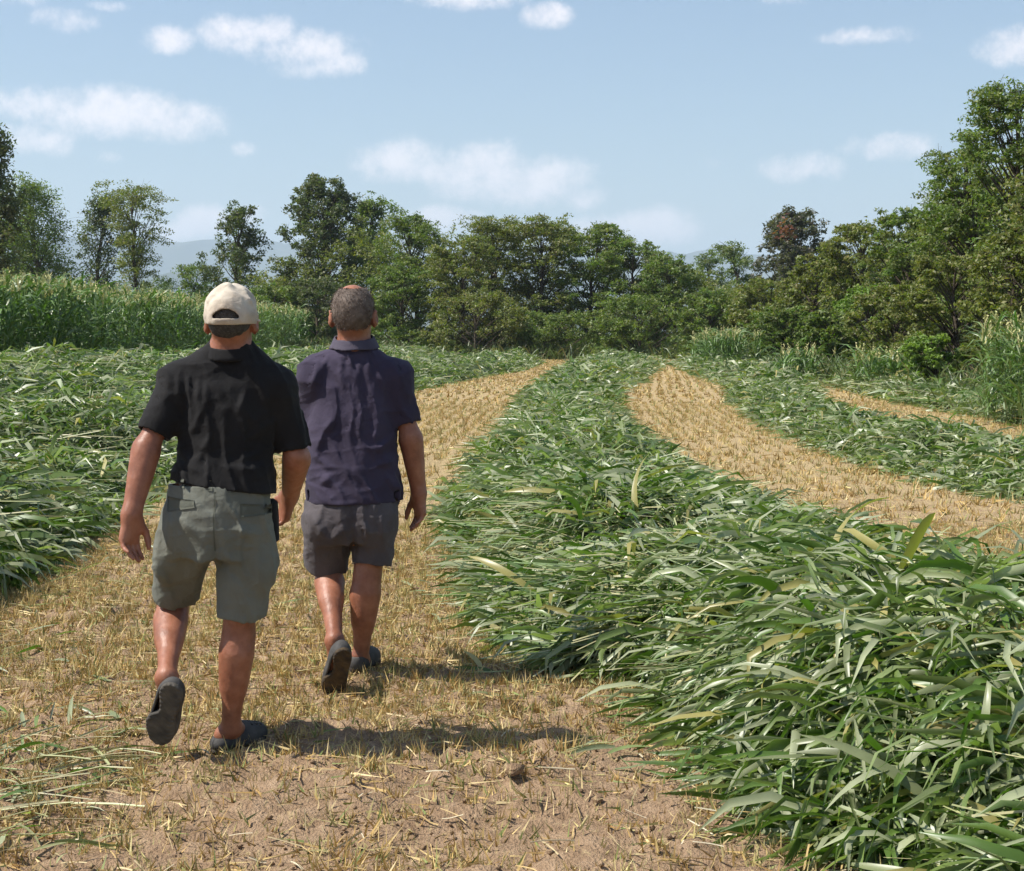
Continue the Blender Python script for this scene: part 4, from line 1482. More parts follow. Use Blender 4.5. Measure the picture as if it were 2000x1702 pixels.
def skin_mat():
    m, nt, b = newmat('tanned_skin')
    tcn = node(nt, 'ShaderNodeTexCoord')
    nz = node(nt, 'ShaderNodeTexNoise', {'Scale': 9.0, 'Detail': 9.0, 'Roughness': .68, 'Vector': tcn.outputs['Object']})
    nt.links.new(ramp(nt, nz.outputs[0], [(.30, (.17, .060, .032)), (.5, (.285, .112, .062)), (.72, (.40, .178, .110))]), b.inputs['Base Color'])
    b.inputs['Roughness'].default_value = .48
    b.inputs['Specular IOR Level'].default_value = .45
    b.inputs['Subsurface Weight'].default_value = .12
    b.inputs['Subsurface Radius'].default_value = (.012, .004, .002)
    b.inputs['Subsurface Scale'].default_value = .6
    n2 = node(nt, 'ShaderNodeTexNoise', {'Scale': 260.0, 'Detail': 3.0, 'Vector': tcn.outputs['Object']})
    n3 = node(nt, 'ShaderNodeTexNoise', {'Scale': 30.0, 'Detail': 4.0, 'Vector': tcn.outputs['Object']})
    b1 = node(nt, 'ShaderNodeBump', {'Strength': .25, 'Distance': .002, 'Height': n2.outputs[0]})
    b2 = node(nt, 'ShaderNodeBump', {'Strength': .35, 'Distance': .010, 'Height': n3.outputs[0], 'Normal': b1.outputs[0]})
    nt.links.new(b2.outputs[0], b.inputs['Normal'])
    return m


M_SKIN = skin_mat()
M_BLACK = cloth_mat('black_cotton', (.0095, .0092, .0100), (.0155, .0150, .0155))
M_NAVY = cloth_mat('faded_purple_pique', (.036, .029, .050), (.054, .044, .073))
M_NAVYC = cloth_mat('purple_rib_knit', (.060, .052, .075), (.080, .070, .095))
M_OLIVE = cloth_mat('grey_green_canvas', (.118, .124, .102), (.172, .176, .146), scale=5, fold=.4)
M_OLIVED = cloth_mat('grey_green_hem', (.085, .092, .074), (.115, .12, .096), scale=5)
M_GREY = cloth_mat('mauve_grey_canvas', (.070, .060, .064), (.105, .092, .096), scale=5, fold=.4)
M_CAP = cloth_mat('beige_twill', (.40, .335, .265), (.60, .53, .43), scale=14, rough=.95, fold=.35)
M_SHOE = plain_mat('dusty_dark_rubber', (.035, .034, .034), (.085, .080, .074), scale=18, rough=.75, bump=.35, bscale=90, dist=.004)
M_SOLE = plain_mat('worn_sole', (.045, .042, .038), (.115, .100, .080), scale=22, rough=.9, bump=.6, bscale=70, dist=.006)
M_SOLEB = plain_mat('muddy_sole', (.028, .024, .021), (.105, .070, .036), scale=26, rough=.9, bump=.7, bscale=60, dist=.006)
M_HAIRD = plain_mat('dark_grey_hair', (.022, .020, .018), (.075, .068, .060), scale=130, rough=.7, bump=.8, bscale=260, dist=.004)
M_HAIRG = plain_mat('grizzled_hair', (.080, .056, .043), (.185, .145, .118), scale=34, rough=.75, bump=.5, bscale=240, dist=.004)


def limb_box(pts, pad):
    pts = np.array(pts)
    return pts.min(0) - pad, pts.max(0) + pad


def slim(o, ratio):
    """collapse the flat parts of a dense surface"""
    md = o.modifiers.new('slim', 'DECIMATE')
    md.ratio = ratio
    dg = bpy.context.evaluated_depsgraph_get()
    me = bpy.data.meshes.new_from_object(o.evaluated_get(dg))
    o.modifiers.clear()
    old = o.data
    o.data = me
    bpy.data.meshes.remove(old)
    me.polygons.foreach_set('use_smooth', np.ones(len(me.polygons), bool))
    return o


def to_obj(name, fld, mat, parent, origin=None, ratio=.33):
    V, Fq = fld.mesh()
    return slim(mesh_np(name, V, Fq, mat, parent=parent, smooth=True, origin=origin), ratio)


def shoe(parent, heel, fwd, up, right, mat_u, mat_s, L=.285, W=.098, clog=True):
    """sole and upper built flat, then set on the foot; heel is the back lower corner of the sole"""
    fwd = nrm_(fwd)
    up = nrm_(np.asarray(up, float) - fwd * (np.asarray(up, float) @ fwd))
    lat = np.cross(fwd, up) * (1 if right else -1)       # outer side
    M = Matrix((tuple(np.append(fwd, 0)), tuple(np.append(lat, 0)), tuple(np.append(up, 0)), (0, 0, 0, 1))).transposed()
    M.translation = Vector(heel)
    lo, hi = (-.04, -.09, -.03), (L + .04, .09, .16)

    def outline(f, zc, hz, grow=0.0, k=.03):
        w = W / 2
        for (x, y, rx, ry) in [(.045, -.003, .045, w * .74), (.085, -.010, .045, w * .58), (.125, -.012, .050, w * .50), (.190, .004, .050, w * 1.0), (.228, -.003, L - .228, w * .86)]:
            f.ell((x, y, zc), (rx + grow, ry + grow, hz * 3), None, k)
        f.plane((0, 0, zc + hz), (0, 0, 1))
        f.plane((0, 0, zc - hz), (0, 0, -1))
        return f

    S = outline(Field(lo, hi, .004), .014, .014)
    # tread
    S.wrinkle(lambda x, y, z: np.where(z < .008, -.0025 * (np.sin(x * 330 + 6 * np.sin(y * 60)) > .35), 0))
    V, Fq = S.mesh()
    Rm = np.array(M)[:3, :3]
    tr = lambda V: V @ Rm.T + np.asarray(heel)

    def up_build(f, ext):
        f.ell((.205, -.002, .034), (.082, W * .50, .050), None, .02)
        f.ell((.145, 0, .040), (.07, W * .42, .058), None, .03)
        f.ell((.055, -.001, .034 if clog else .045), (.060, W * .41, .036 if clog else .055), None, .03)
        f.ell((.10, 0, .03), (.085, W * .40, .040), None, .03)
        return f
    U = up_build(Field(lo, hi, .004), 0)
    inner = up_build(Field(lo, hi, .004), 0)
    # the mouth where the foot goes in
    U.v = np.maximum(U.v, -(inner.v + .008))
    U.ell((.068, 0, .098), (.075, .040, .056 if clog else .045), None, .008, 'sub')
    if clog:
        for yy in (-.028, -.010, .010, .028):
            for xx in (.178, .205, .230):
                U.ell((xx, yy, .080), (.006, .005, .03), None, .002, 'sub')
    U.plane((0, 0, .012), (0, 0, -1))
    Vu, Fu = U.mesh()
    so = mesh_np('shoe', tr(Vu), Fu, mat_u, parent=parent, smooth=True)
    slim(so, .5)
    sole = slim(mesh_np('sole', tr(V), Fq, mat_s, smooth=True), .5)
    sole.parent = so
    return so


def foot(f, ankle, heel, fwd, up, k=.02):
    """bare foot inside the shoe"""
    fwd, up = nrm_(fwd), nrm_(up)
    h = np.asarray(heel) + fwd * .048 + up * .064
    f.cone(ankle, h, .031, .028, .02)
    f.cone(h, h + fwd * .13 - up * .012, .028, .024, .02)
    f.cone(np.asarray(ankle) + fwd * .015, h + fwd * .10, .033, .024, .03)
    f.cone(h + fwd * .12 - up * .012, h + fwd * .175 - up * .018, .024, .016, .02)


def leg(f, hip, knee, ankle, back, s=1.0, calf=1.0):
    hip, knee, ankle = map(lambda q: np.asarray(q, float), (hip, knee, ankle))
    back = nrm_(back)
    sh = nrm_(ankle - knee)
    f.cone(hip, knee, .078 * s, .054 * s, .03)
    f.cone(knee, ankle, .050 * s, .030 * s, .03)
    L = np.linalg.norm(ankle - knee)
    c = knee + sh * L * .30
    f.cone(c + back * .018 - sh * .05, c + back * .016 + sh * .08, .043 * s * calf, .036 * s * calf, .05)
    x = nrm_(np.cross(sh, back))
    f.cone(c + back * .022 + x * .020 - sh * .04, c + back * .018 + x * .014 + sh * .07, .031 * s * calf, .022 * s, .04)
    f.cone(c + back * .022 - x * .020 - sh * .04, c + back * .018 - x * .014 + sh * .05, .031 * s * calf, .022 * s, .04)
    f.cone(knee + sh * L * .6 + back * .008, ankle + back * .022, .026 * s, .014 * s, .03)     # tendon
    for sg in (-1, 1):
        f.ell(ankle + x * sg * .026, (.011, .011, .014), None, .015)
    f.ell(knee - back * .022, (.040 * s, .036 * s, .046 * s), None, .03)


def arm(f, sh, el, wr, s=1.0):
    sh, el, wr = map(lambda q: np.asarray(q, float), (sh, el, wr))
    f.ell(sh, (.062 * s, .060 * s, .062 * s), None, .03)
    f.cone(sh, el, .047 * s, .040 * s, .03)
    fa = wr - el
    f.cone(el, wr, .041 * s, .026 * s, .02)
    f.cone(el + fa * .12, el + fa * .5, .043 * s, .035 * s, .04)
    f.ell(el - nrm_(fa) * .012 + np.array([0, -.022, 0]), (.022 * s, .02 * s, .026 * s), None, .02)
    f.cone(el + fa * .7, wr, .033 * s, .028 * s, .02, flat=((1, .3, 0), 1.08))


def sleeve(f, sh, el, frac, r0, r1, ext):
    sh, el = np.asarray(sh, float), np.asarray(el, float)
    d = nrm_(el - sh)
    h = sh + (el - sh) * frac
    f.cone(sh, h + d * ext, r0, r1 + (r1 - r0) * ext / max(.05, np.linalg.norm(h - sh)), .035, cap=True)


def drape(name, host, pts_fn, nu, nv, off, thick, mat, parent):
    """a thin cloth piece laid on the back of host; pts_fn(u,v) gives (x,z)"""
    me = host.data
    mw = host.matrix_basis.translation + (host.parent.location if host.parent else Vector((0, 0, 0)))
    bv = BVHTree.FromPolygons([v.co + mw for v in me.vertices], [tuple(p.vertices) for p in me.polygons])
    V = []
    for i in range(nu + 1):
        for j in range(nv + 1):
            x, z = pts_fn(i / nu, j / nv)
            hit = bv.ray_cast(Vector((x, -1 + 4, z)), Vector((0, 1, 0)))
            y = hit[0].y if hit[0] is not None else (V[-1][1] if V else 5.5)
            edge = min(i, nu - i, j, nv - j)
            V.append((x, y - off - (thick if edge > 0 else 0), z))
    V = np.array(V)
    idx = np.arange(len(V)).reshape(nu + 1, nv + 1)
    Fq = np.stack([idx[:-1, :-1].ravel(), idx[1:, :-1].ravel(), idx[1:, 1:].ravel(), idx[:-1, 1:].ravel()], 1)
    V2 = V + [0, .003, 0]
    Fall = np.concatenate([Fq, Fq[:, ::-1] + len(V)])
    ring = np.concatenate([idx[:, 0], idx[-1, 1:], idx[-2::-1, -1], idx[0, -2:0:-1]])
    rn = np.roll(ring, -1)
    Fs = np.stack([ring, rn, rn + len(V), ring + len(V)], 1)
    return mesh_np(name, np.concatenate([V, V2]), np.concatenate([Fall, Fs]), mat, parent=parent, smooth=False)


def creases(x, y, z, s, amp):
    """hanging folds: ridges that run mostly down the cloth and slant a little"""
    u = x * 13 + y * 9 + 2.2 * fbm(x * 5, z * 4, s + 3, 2)
    n = fbm(u + z * 3.0, z * 3.4 + 5, s, 3)
    r = 1 - np.abs(2 * n - 1) * 2.2
    m = fbm(x * 6 - z * 9, z * 16 + y * 4, s + 8, 2)
    r2 = 1 - np.abs(2 * m - 1) * 3
    return amp * (np.clip(r, 0, 1) ** 1.5 - .35) + amp * .35 * (np.clip(r2, 0, 1) ** 2 - .3)


def noise3(x, y, z, s):
    return fbm(x + z * .37, y + z, s, 3) - .5


# ------------------------------------------------------------------ the man with the beige cap
def man_cap():
    d0 = 5.60
    mp = 1 / 3000 * d0
    J = dict(head=P(452, 622, 5.585), neck=P(451, 690, 5.60), shL=P(350, 746, 5.60), shR=P(540, 755, 5.62), elL=P(287, 873, 5.52), wrL=P(257, 1004, 5.44),
             elR=P(580, 893, 5.64), wrR=P(567, 966, 5.83), hipL=P(372, 1030, 5.60), hipR=P(478, 1035, 5.60), knL=P(337, 1190, 5.83), anL=P(326, 1322, 5.475),
             knR=P(466, 1242, 5.64), anR=P(450, 1424, 5.66))
    zr = lambda y: float(P(1000, y, d0)[2])
    xr = lambda x, y=900: float(P(x, y, d0)[0])
    base = (float(J['anR'][0]), float(J['anR'][1]), 0.0)
    # feet
    hL = P(335, 1338, 5.40)
    tL = P(306, 1452, 5.505)
    fL = nrm_(tL - hL)
    uL = np.array([0, 1., 0])
    hR = P(419, 1480, 5.615)
    hR[2] = float(GZ(hR[0], hR[1])) + .006
    fR = np.array([.50, .865, -.02])
    uR = np.array([0, 0, 1.])
    lo, hi = limb_box([*J.values(), hL, tL, hR + fR * .3], .17)
    hi[2] += .06
    f = Field(lo, hi, .005)
    # trunk
    f.loft([(zr(1075), xr(425), 5.60, .145, .105), (zr(1010), xr(424), 5.60, .165, .112), (zr(950), xr(432), 5.61, .155, .105), (zr(880), xr(437), 5.62, .150, .102),
            (zr(800), xr(446), 5.62, .160, .108), (zr(740), xr(449), 5.62, .150, .095), (zr(705), xr(450), 5.615, .10, .07)], .03)
    f.cone(J['neck'] + [0, .01, -.01], J['head'] + [0, -.012, -.04], .070, .066, .03)
    for s in ('L', 'R'):
        f.cone(J['neck'] + [0, 0, -.005], J['sh' + s] + [0, 0, .01], .055, .055, .05)
        arm(f, J['sh' + s], J['el' + s], J['wr' + s], 1.02)
    leg(f, J['hipL'], J['knL'], J['anL'], (0, -.75, .65), 1.05, 1.02)
    leg(f, J['hipR'], J['knR'], J['anR'], (0, -1, 0), 1.05, 1.02)
    foot(f, J['anL'], hL, fL, uL)
    foot(f, J['anR'], hR, fR, uR)
    make_hand(f, J['wrL'], (-.10, -.06, -1), (.80, -.55, -.1), False, (.32, .38, .42, .5), 1.04, .55)
    make_hand(f, J['wrR'], (-.30, .35, -.85), (-.85, -.35, 0), True, (.45, .55, .6, .65), 1.04, .6)
    g, R = make_head(f, J['head'], (.02, 1, -.02), .99)
    def tee(F_, ext):
        F_.loft([(zr(968) - ext, xr(434), 5.605, .190, .142), (zr(930), xr(436), 5.61, .184, .136), (zr(880), xr(438), 5.62, .176, .124),
                 (zr(820), xr(443), 5.62, .184, .128), (zr(760), xr(449), 5.62, .182, .118), (zr(715), xr(451), 5.617, .135, .092)], .03)
        for s in ('L', 'R'):
            F_.cone(J['neck'] + [0, .0, .012], J['sh' + s] + [0, 0, .006], .064, .062, .05)
            F_.ell(J['sh' + s], (.068, .070, .066), None, .04)
        sleeve(F_, J['shL'], J['elL'], .80, .068, .060, ext)
        sleeve(F_, J['shR'], J['elR'], .88, .068, .061, ext)
        # folds that hang from the shoulder blades and drag across the back
        yb = 5.50
        segs = []
        for (x0, y0, x1, y1, r0, r1) in [(345, 735, 352, 800, .012, .006), (365, 735, 372, 815, .013, .006), (385, 742, 388, 805, .011, .005), (402, 750, 404, 800, .010, .004), (478, 765, 468, 815, .012, .003),
                                         (395, 800, 372, 850, .010, .004), (408, 855, 396, 885, .012, .008), (396, 885, 380, 903, .008, .003), (500, 735, 520, 790, .012, .004),
                                         (345, 880, 385, 915, .008, .004), (350, 905, 400, 925, .008, .004), (470, 900, 520, 880, .008, .004), (440, 915, 515, 915, .008, .004), (480, 860, 525, 830, .009, .004)]:
            segs.append((P(x0, y0, yb), P(x1, y1, yb), r0 / .011))
        F_.folds(segs, 5.62, .010, .009)
        F_.wrinkle(lambda x, y, z: creases(x, y, z, 5, .009))
        F_.cone(J['neck'] + [0, .014, .012], J['neck'] + [0, .01, .11], .066, .080, .01, op='sub')
        F_.v = F_.v
        return F_

    def shorts(F_, ext):
        F_.loft([(zr(1085), xr(421), 5.60, .165, .120), (zr(1040), xr(421), 5.595, .205, .140), (zr(1000), xr(423), 5.595, .205, .142), (zr(960), xr(428), 5.60, .186, .130), (zr(925) + ext, xr(434), 5.605, .170, .121)], .03)
        kl = J['hipL'] + (J['knL'] - J['hipL']) * .80
        a = nrm_(J['knL'] - J['hipL'])
        F_.cone(J['hipL'] + [-.012, 0, -.02], kl + a * ext + [.003, -.012, 0], .104, .086 + (.086 - .104) * ext / .3, .025, cap=True)
        kr = J['hipR'] + (J['knR'] - J['hipR']) * .81
        a = nrm_(J['knR'] - J['hipR'])
        F_.cone(J['hipR'] + [.0, 0, -.02], kr + a * ext + [.012, -.004, 0], .106, .090 + (.090 - .106) * ext / .3, .025, cap=True)
        F_.ell(P(512, 1100, 5.60), (.055, .075, .10), None, .04)                 # sagging side pocket
        F_.ell(P(318, 1090, 5.61), (.035, .07, .09), None, .04)
        # drag lines from the crotch and the seat
        segs = []
        for (x0, y0, x1, y1, r0, r1) in [(412, 1075, 372, 1105, .012, .006), (405, 1095, 360, 1140, .012, .006), (432, 1080, 475, 1105, .012, .006), (330, 1010, 318, 1150, .008, .010), (345, 1045, 330, 1160, .006, .009),
                                         (440, 1110, 462, 1180, .008, .008), (500, 1060, 505, 1180, .010, .010), (460, 1030, 500, 1050, .010, .006), (350, 1010, 395, 1050, .010, .006)]:
            segs.append((P(x0, y0, 5.48), P(x1, y1, 5.48), r0 / .010))
        F_.folds(segs, 5.62, .010, .013)
        F_.folds([(P(420, 1108, 5.47), P(421, 1050, 5.47), -1.0)], 5.62, .010, .010)
        F_.wrinkle(lambda x, y, z: creases(x, y, z, 15, .009))
        tuck(F_, tee, zr(944), 9, xr(434), .3)
        return F_
    tuck(f, tee, zr(960), zr(700), xr(443), .165)
    tuck(f, shorts, zr(1120), zr(945), xr(424), .2)
    body = to_obj('person', f, M_SKIN, None, base)
    tag(body, 'walking man seen from behind in beige cap, black t-shirt and grey-green shorts, left heel lifted', 'person', 'two men walking up the field')

    # t-shirt
    lo2, hi2 = limb_box([J['shL'], J['shR'], J['elL'], J['elR'], P(425, 990, 5.6)], .16)
    hem_n = nrm_(np.array([-.13, .02, -1.]))
    T_ = shell(tee, lo2, hi2, .0055, .011, [(P(437, 948, 5.6), hem_n)] if False else [])
    hemp = P(437, 950, 5.6)
    xg = T_.ax[0][:, None, None]
    zg = T_.ax[2][None, None, :]
    yg = T_.ax[1][None, :, None]
    inside = np.abs(xg - xr(437)) < .205
    cutv = (hemp[2] - zg) + (xg - hemp[0]) * -.14 + 0 * yg
    cutv = np.where(inside, cutv, -1)
    T_.v = np.maximum(T_.v, cutv.astype(np.float32))
    tee_o = to_obj('t_shirt', T_, M_BLACK, body)
    tee_o['label'] = 'faded black t-shirt'
    # ribbed neckband
    fb = Field(J['neck'] - .14, J['neck'] + .14, .004)
    fb.cone(J['neck'] + [0, .004, -.012], J['neck'] + [0, .000, .040], .098, .080, 0)
    fb.plane(J['neck'] + [0, 0, .036], (0, -.28, 1))
    fb.plane(J['neck'] + [0, 0, -.006], (0, .28, -1))
    fb.cone(J['neck'] + [0, .006, -.06], J['neck'] + [0, 0, .06], .094, .062, 0, op='sub')
    nb_ = mesh_np('neckband', *fb.mesh(), M_BLACK, smooth=True)
    nb_.parent = tee_o

    # shorts
    lo3, hi3 = limb_box([J['hipL'], J['hipR'], J['knL'], J['knR'], P(425, 910, 5.6)], .16)
    S_ = shell(shorts, lo3, hi3, .0055, .012)
    S_.plane(P(430, 932, 5.6), (-.10, 0, 1))
    sh_o = to_obj('shorts', S_, M_OLIVE, body)
    sh_o['label'] = 'worn grey-green canvas shorts'
    W_ = lambda px, py: P(px, py, 5.49)

    def quad(c):
        c = [W_(*q) for q in c]
        return lambda u, v: tuple((((1 - u) * (1 - v) * c[0] + u * (1 - v) * c[1] + u * v * c[2] + (1 - u) * v * c[3])[[0, 2]]).tolist())
    for c in ([(322, 972), (382, 976), (384, 990), (324, 1000)], [(470, 984), (526, 988), (526, 1006), (472, 1010)]):
        drape('pocket_flap', sh_o, quad(c), 10, 4, .004, .003, M_OLIVED, body)
    for c in ([(408, 938), (417, 938), (417, 958), (408, 958)], [(447, 942), (456, 942), (456, 962), (447, 962)], [(352, 936), (360, 936), (360, 954), (352, 954)]):
        drape('belt_loop', sh_o, quad(c), 2, 6, .003, .004, M_OLIVED, body)
    drape('seat_seam', sh_o, quad([(421, 960), (424, 960), (423, 1075), (420, 1075)]), 2, 24, .0008, .0018, M_OLIVED, body)
    # dark cloth hanging at the right hip
    fc = Field(P(500, 1090, 5.55) - .1, P(570, 950, 5.75) + .1, .005)
    fc.cone(P(531, 985, 5.64), P(537, 1052, 5.64), .020, .016, .01, flat=((0, 1, 0), 2.2))
    fc.wrinkle(lambda x, y, z: .010 * noise3(x * 40, y * 40, z * 10, 3))
    o = to_obj('hip_cloth', fc, M_BLACK, body)
    o['label'] = 'dark cloth tucked at the right hip'

    shoe(body, hL, fL, uL, False, M_SHOE, M_SOLE, .285, .112, True)
    shoe(body, hR, fR, uR, True, M_SHOE, M_SOLE, .285, .108, True)

    # short dark hair below the cap
    fh = Field(J['head'] - .16, J['head'] + .16, .004)
    fh.ell(g(0, -.012, .018), np.array([.0810, .1000, .090]), R, .01)
    fh.ell(g(0, -.046, -.006), np.array([.0730, .0650, .078]), R, .02)
    fh.plane(g(0, .018, 0), nrm_(R[:, 1] + R[:, 2] * -.5))
    fh.plane(g(0, -.09, -.080), nrm_(-R[:, 2] * 1 + R[:, 1] * .35))
    fh.wrinkle(lambda x, y, z: .003 * noise3(x * 90, y * 90, z * 60, 3) + .001)
    to_obj('hair', fh, M_HAIRD, body)

    # cap
    def cap(F_, ext):
        F_.ell(g(0, -.006, .022), np.array([.094, .117, .096]), R, .01)
        F_.ell(g(0, -.008, -.004), np.array([.094, .117, .070]), R, .02)
        F_.ell(g(-.002, .012, .048), np.array([.080, .090, .072]), R, .02)
        F_.cone(g(-.012, -.040, .108), g(-.066, -.072, .062), .012, .006, .02)
        F_.cone(g(.000, -.045, .112), g(.018, -.090, .068), .014, .006, .02)
        F_.cone(g(.045, -.02, .098), g(.072, -.056, .062), .012, .008, .02)
        F_.wrinkle(lambda x, y, z: .016 * noise3(x * 16, y * 16, z * 14, 23) + .004 * noise3(x * 45, y * 45, z * 40, 29))
        return F_
    C_ = shell(cap, J['head'] - .22, J['head'] + .22, .004, .0085)
    C_.plane(g(0, 0, -.020), nrm_(-R[:, 2] + R[:, 1] * .06))
    # the arched opening at the back, with the strap left below it
    C_.ell(g(0, -.115, .016), np.array([.046, .06, .032]), R, 0, 'sub') if False else None
    Cx = C_.ax[0][:, None, None] - g(0, 0, 0)[0]
    Cy = C_.ax[1][None, :, None] - g(0, 0, 0)[1]
    Cz = C_.ax[2][None, None, :] - g(0, 0, 0)[2]
    arch = np.maximum(np.sqrt((Cx / .047) ** 2 + ((Cz + .001) / .031) ** 2) - 1, 0) * .035 + np.where(np.sqrt((Cx / .047) ** 2 + ((Cz + .001) / .031) ** 2) < 1, -.01, 0)
    arch = np.maximum(np.maximum(arch, -.001 - Cz), Cy + .03)
    C_.v = np.maximum(C_.v, -arch.astype(np.float32))
    cap_o = to_obj('cap', C_, M_CAP, body)
    cap_o['label'] = 'crumpled beige baseball cap with arched opening at the back'
    fv = Field(g(0, .1, 0) - .16, g(0, .1, 0) + .2, .004)
    fv.ell(g(0, .120, -.006), np.array([.085, .088, .012]), R, 0)
    fv.plane(g(0, .072, 0), -R[:, 1])
    vz = mesh_np('visor', *fv.mesh(), M_CAP, smooth=True)
    vz.parent = cap_o
    fb2 = Field(g(0, -.01, .1) - .08, g(0, -.01, .1) + .09, .003)
    fb2.ell(g(-.004, .004, .1215), (.010, .010, .006), R, 0)
    bt = mesh_np('button', *fb2.mesh(), M_CAP, smooth=True)
    bt.parent = cap_o
    for q in (nb_, vz, bt):
        q.location = (0, 0, 0)
    return body


def hair_strands(parent, host_fn, n, seed, mat, L):
    rng = np.random.default_rng(seed)
    pos, nor = host_fn(rng, n)
    d = nor * .6 + np.array([0, -.35, -.55]) + rng.normal(0, .35, pos.shape)
    d /= np.linalg.norm(d, axis=1)[:, None]
    s = np.cross(d, rng.normal(0, 1, pos.shape))
    s /= np.linalg.norm(s, axis=1)[:, None]
    ln = L * rng.uniform(.5, 1.3, n)[:, None]
    V = np.stack([pos - s * .0012, pos + s * .0012, pos + d * ln], 1).reshape(-1, 3)
    o = mesh_np('hair_strands', V, np.arange(n * 3).reshape(-1, 3), mat)
    o.parent = parent
    return o


def man_polo():
    d0 = 6.78
    J = dict(head=P(690, 612, 6.78), neck=P(692, 674, 6.79), shL=P(618, 735, 6.79), shR=P(769, 737, 6.79), elL=P(606, 850, 6.90), wrL=P(622, 930, 7.11),
             elR=P(802, 852, 6.79), wrR=P(818, 962, 6.82), hipL=P(648, 1028, 6.78), hipR=P(727, 1028, 6.78), knL=P(642, 1116, 6.90), anL=P(654, 1250, 6.53),
             knR=P(717, 1128, 6.76), anR=P(704, 1292, 6.80))
    zr = lambda y: float(P(1000, y, d0)[2])
    xr = lambda x, y=900: float(P(x, y, d0)[0])
    base = (float(J['anR'][0]), float(J['anR'][1]), 0.0)
    hL = P(672, 1270, 6.44)
    tL = P(647, 1366, 6.565)
    fL = nrm_(tL - hL)
    uL = np.array([-.30, .95, .1])
    hR = P(693, 1344, 6.735)
    hR[2] = float(GZ(hR[0], hR[1])) + .006
    fR = np.array([.22, .975, -.02])
    uR = np.array([0, 0, 1.])
    lo, hi = limb_box([*J.values(), hL, tL, hR + fR * .3], .17)
    hi[2] += .06
    f = Field(lo, hi, .005)
    f.loft([(zr(1060), xr(688), 6.78, .15, .11), (zr(1010), xr(688), 6.78, .175, .12), (zr(950), xr(690), 6.79, .18, .125), (zr(880), xr(690), 6.80, .175, .122),
            (zr(800), xr(692), 6.80, .172, .118), (zr(740), xr(693), 6.80, .16, .10), (zr(700), xr(692), 6.795, .11, .08)], .03)
    f.cone(J['neck'] + [0, .012, -.02], J['head'] + [0, -.014, -.03], .074, .068, .03)
    for s in ('L', 'R'):
        f.cone(J['neck'] + [0, 0, -.03], J['sh' + s] + [0, 0, .005], .055, .055, .05)
        arm(f, J['sh' + s], J['el' + s], J['wr' + s], 1.04)
    leg(f, J['hipL'], J['knL'], J['anL'], (0, -.72, .69), 1.08, 1.08)
    leg(f, J['hipR'], J['knR'], J['anR'], (0, -1, 0), 1.08, 1.08)
    foot(f, J['anL'], hL, fL, uL)
    foot(f, J['anR'], hR, fR, uR)
    make_hand(f, J['wrR'], (.06, .02, -1), (-.85, -.45, -.05), True, (.30, .36, .42, .46), 1.05, .6)
    make_hand(f, J['wrL'], (.1, .5, -.8), (.8, -.4, 0), False, (.4, .5, .55, .6), 1.05, .55)
    g, R = make_head(f, J['head'], (.02, 1, -.03), 1.08, 1.08)
    def polo(F_, ext):
        F_.loft([(zr(992) - ext, xr(691), 6.785, .214, .168), (zr(940), xr(690), 6.79, .207, .160), (zr(880), xr(690), 6.80, .200, .150),
                 (zr(820), xr(691), 6.80, .196, .142), (zr(765), xr(692), 6.80, .190, .128), (zr(722), xr(692), 6.797, .145, .108), (zr(696), xr(692), 6.797, .105, .088)], .03)
        for s in ('L', 'R'):
            F_.cone(J['neck'] + [0, 0, -.040], J['sh' + s] + [0, 0, .004], .066, .070, .05)
            F_.ell(J['sh' + s], (.074, .074, .068), None, .05)
        sleeve(F_, J['shL'], J['elL'], .86, .076, .066, ext)
        sleeve(F_, J['shR'], J['elR'], .79, .076, .061, ext)
        segs = []
        for (x0, y0, x1, y1, r0, r1) in [(618, 705, 607, 770, .014, .006), (635, 700, 612, 745, .012, .006), (664, 705, 666, 755, .013, .005), (682, 700, 684, 745, .012, .005), (700, 705, 699, 750, .014, .005),
                                         (716, 705, 719, 740, .011, .004), (650, 820, 632, 845, .014, .008), (632, 845, 616, 885, .010, .005), (612, 890, 655, 920, .013, .005), (625, 945, 650, 930, .012, .006),
                                         (740, 880, 770, 850, .012, .006), (735, 910, 775, 900, .011, .006), (765, 705, 790, 760, .012, .005), (612, 960, 640, 985, .010, .005), (755, 930, 780, 965, .012, .006)]:
            segs.append((P(x0, y0, 6.655), P(x1, y1, 6.655), r0 / .012))
        F_.folds(segs, 6.80, .011, .011)
        F_.wrinkle(lambda x, y, z: creases(x, y, z, 45, .011))
        F_.cone(J['neck'] + [0, .02, -.02], J['neck'] + [0, .01, .08], .060, .075, .01, op='sub')
        return F_

    def shorts(F_, ext):
        F_.loft([(zr(1058), xr(687), 6.775, .165, .125), (zr(1035), xr(685), 6.77, .212, .150), (zr(1000), xr(686), 6.77, .215, .155), (zr(965), xr(688), 6.78, .200, .145), (zr(935) + ext, xr(690), 6.785, .19, .14)], .03)
        kl = J['hipL'] + (J['knL'] - J['hipL']) * .86
        a = nrm_(J['knL'] - J['hipL'])
        F_.cone(J['hipL'] + [-.016, 0, -.01], kl + a * ext + [-.012, -.02, 0], .108, .100 + (.100 - .108) * ext / .3, .025, cap=True)
        kr = J['hipR'] + (J['knR'] - J['hipR']) * .74
        a = nrm_(J['knR'] - J['hipR'])
        F_.cone(J['hipR'] + [.006, 0, -.01], kr + a * ext + [.012, -.002, 0], .106, .088 + (.088 - .106) * ext / .3, .025, cap=True)
        segs = []
        for (x0, y0, x1, y1, r0, r1) in [(600, 990, 612, 1090, .008, .012), (608, 1000, 640, 1060, .014, .006), (745, 1000, 752, 1085, .010, .010), (670, 1030, 640, 1070, .012, .006), (705, 1020, 730, 1050, .012, .006)]:
            segs.append((P(x0, y0, 6.64), P(x1, y1, 6.64), r0 / .011))
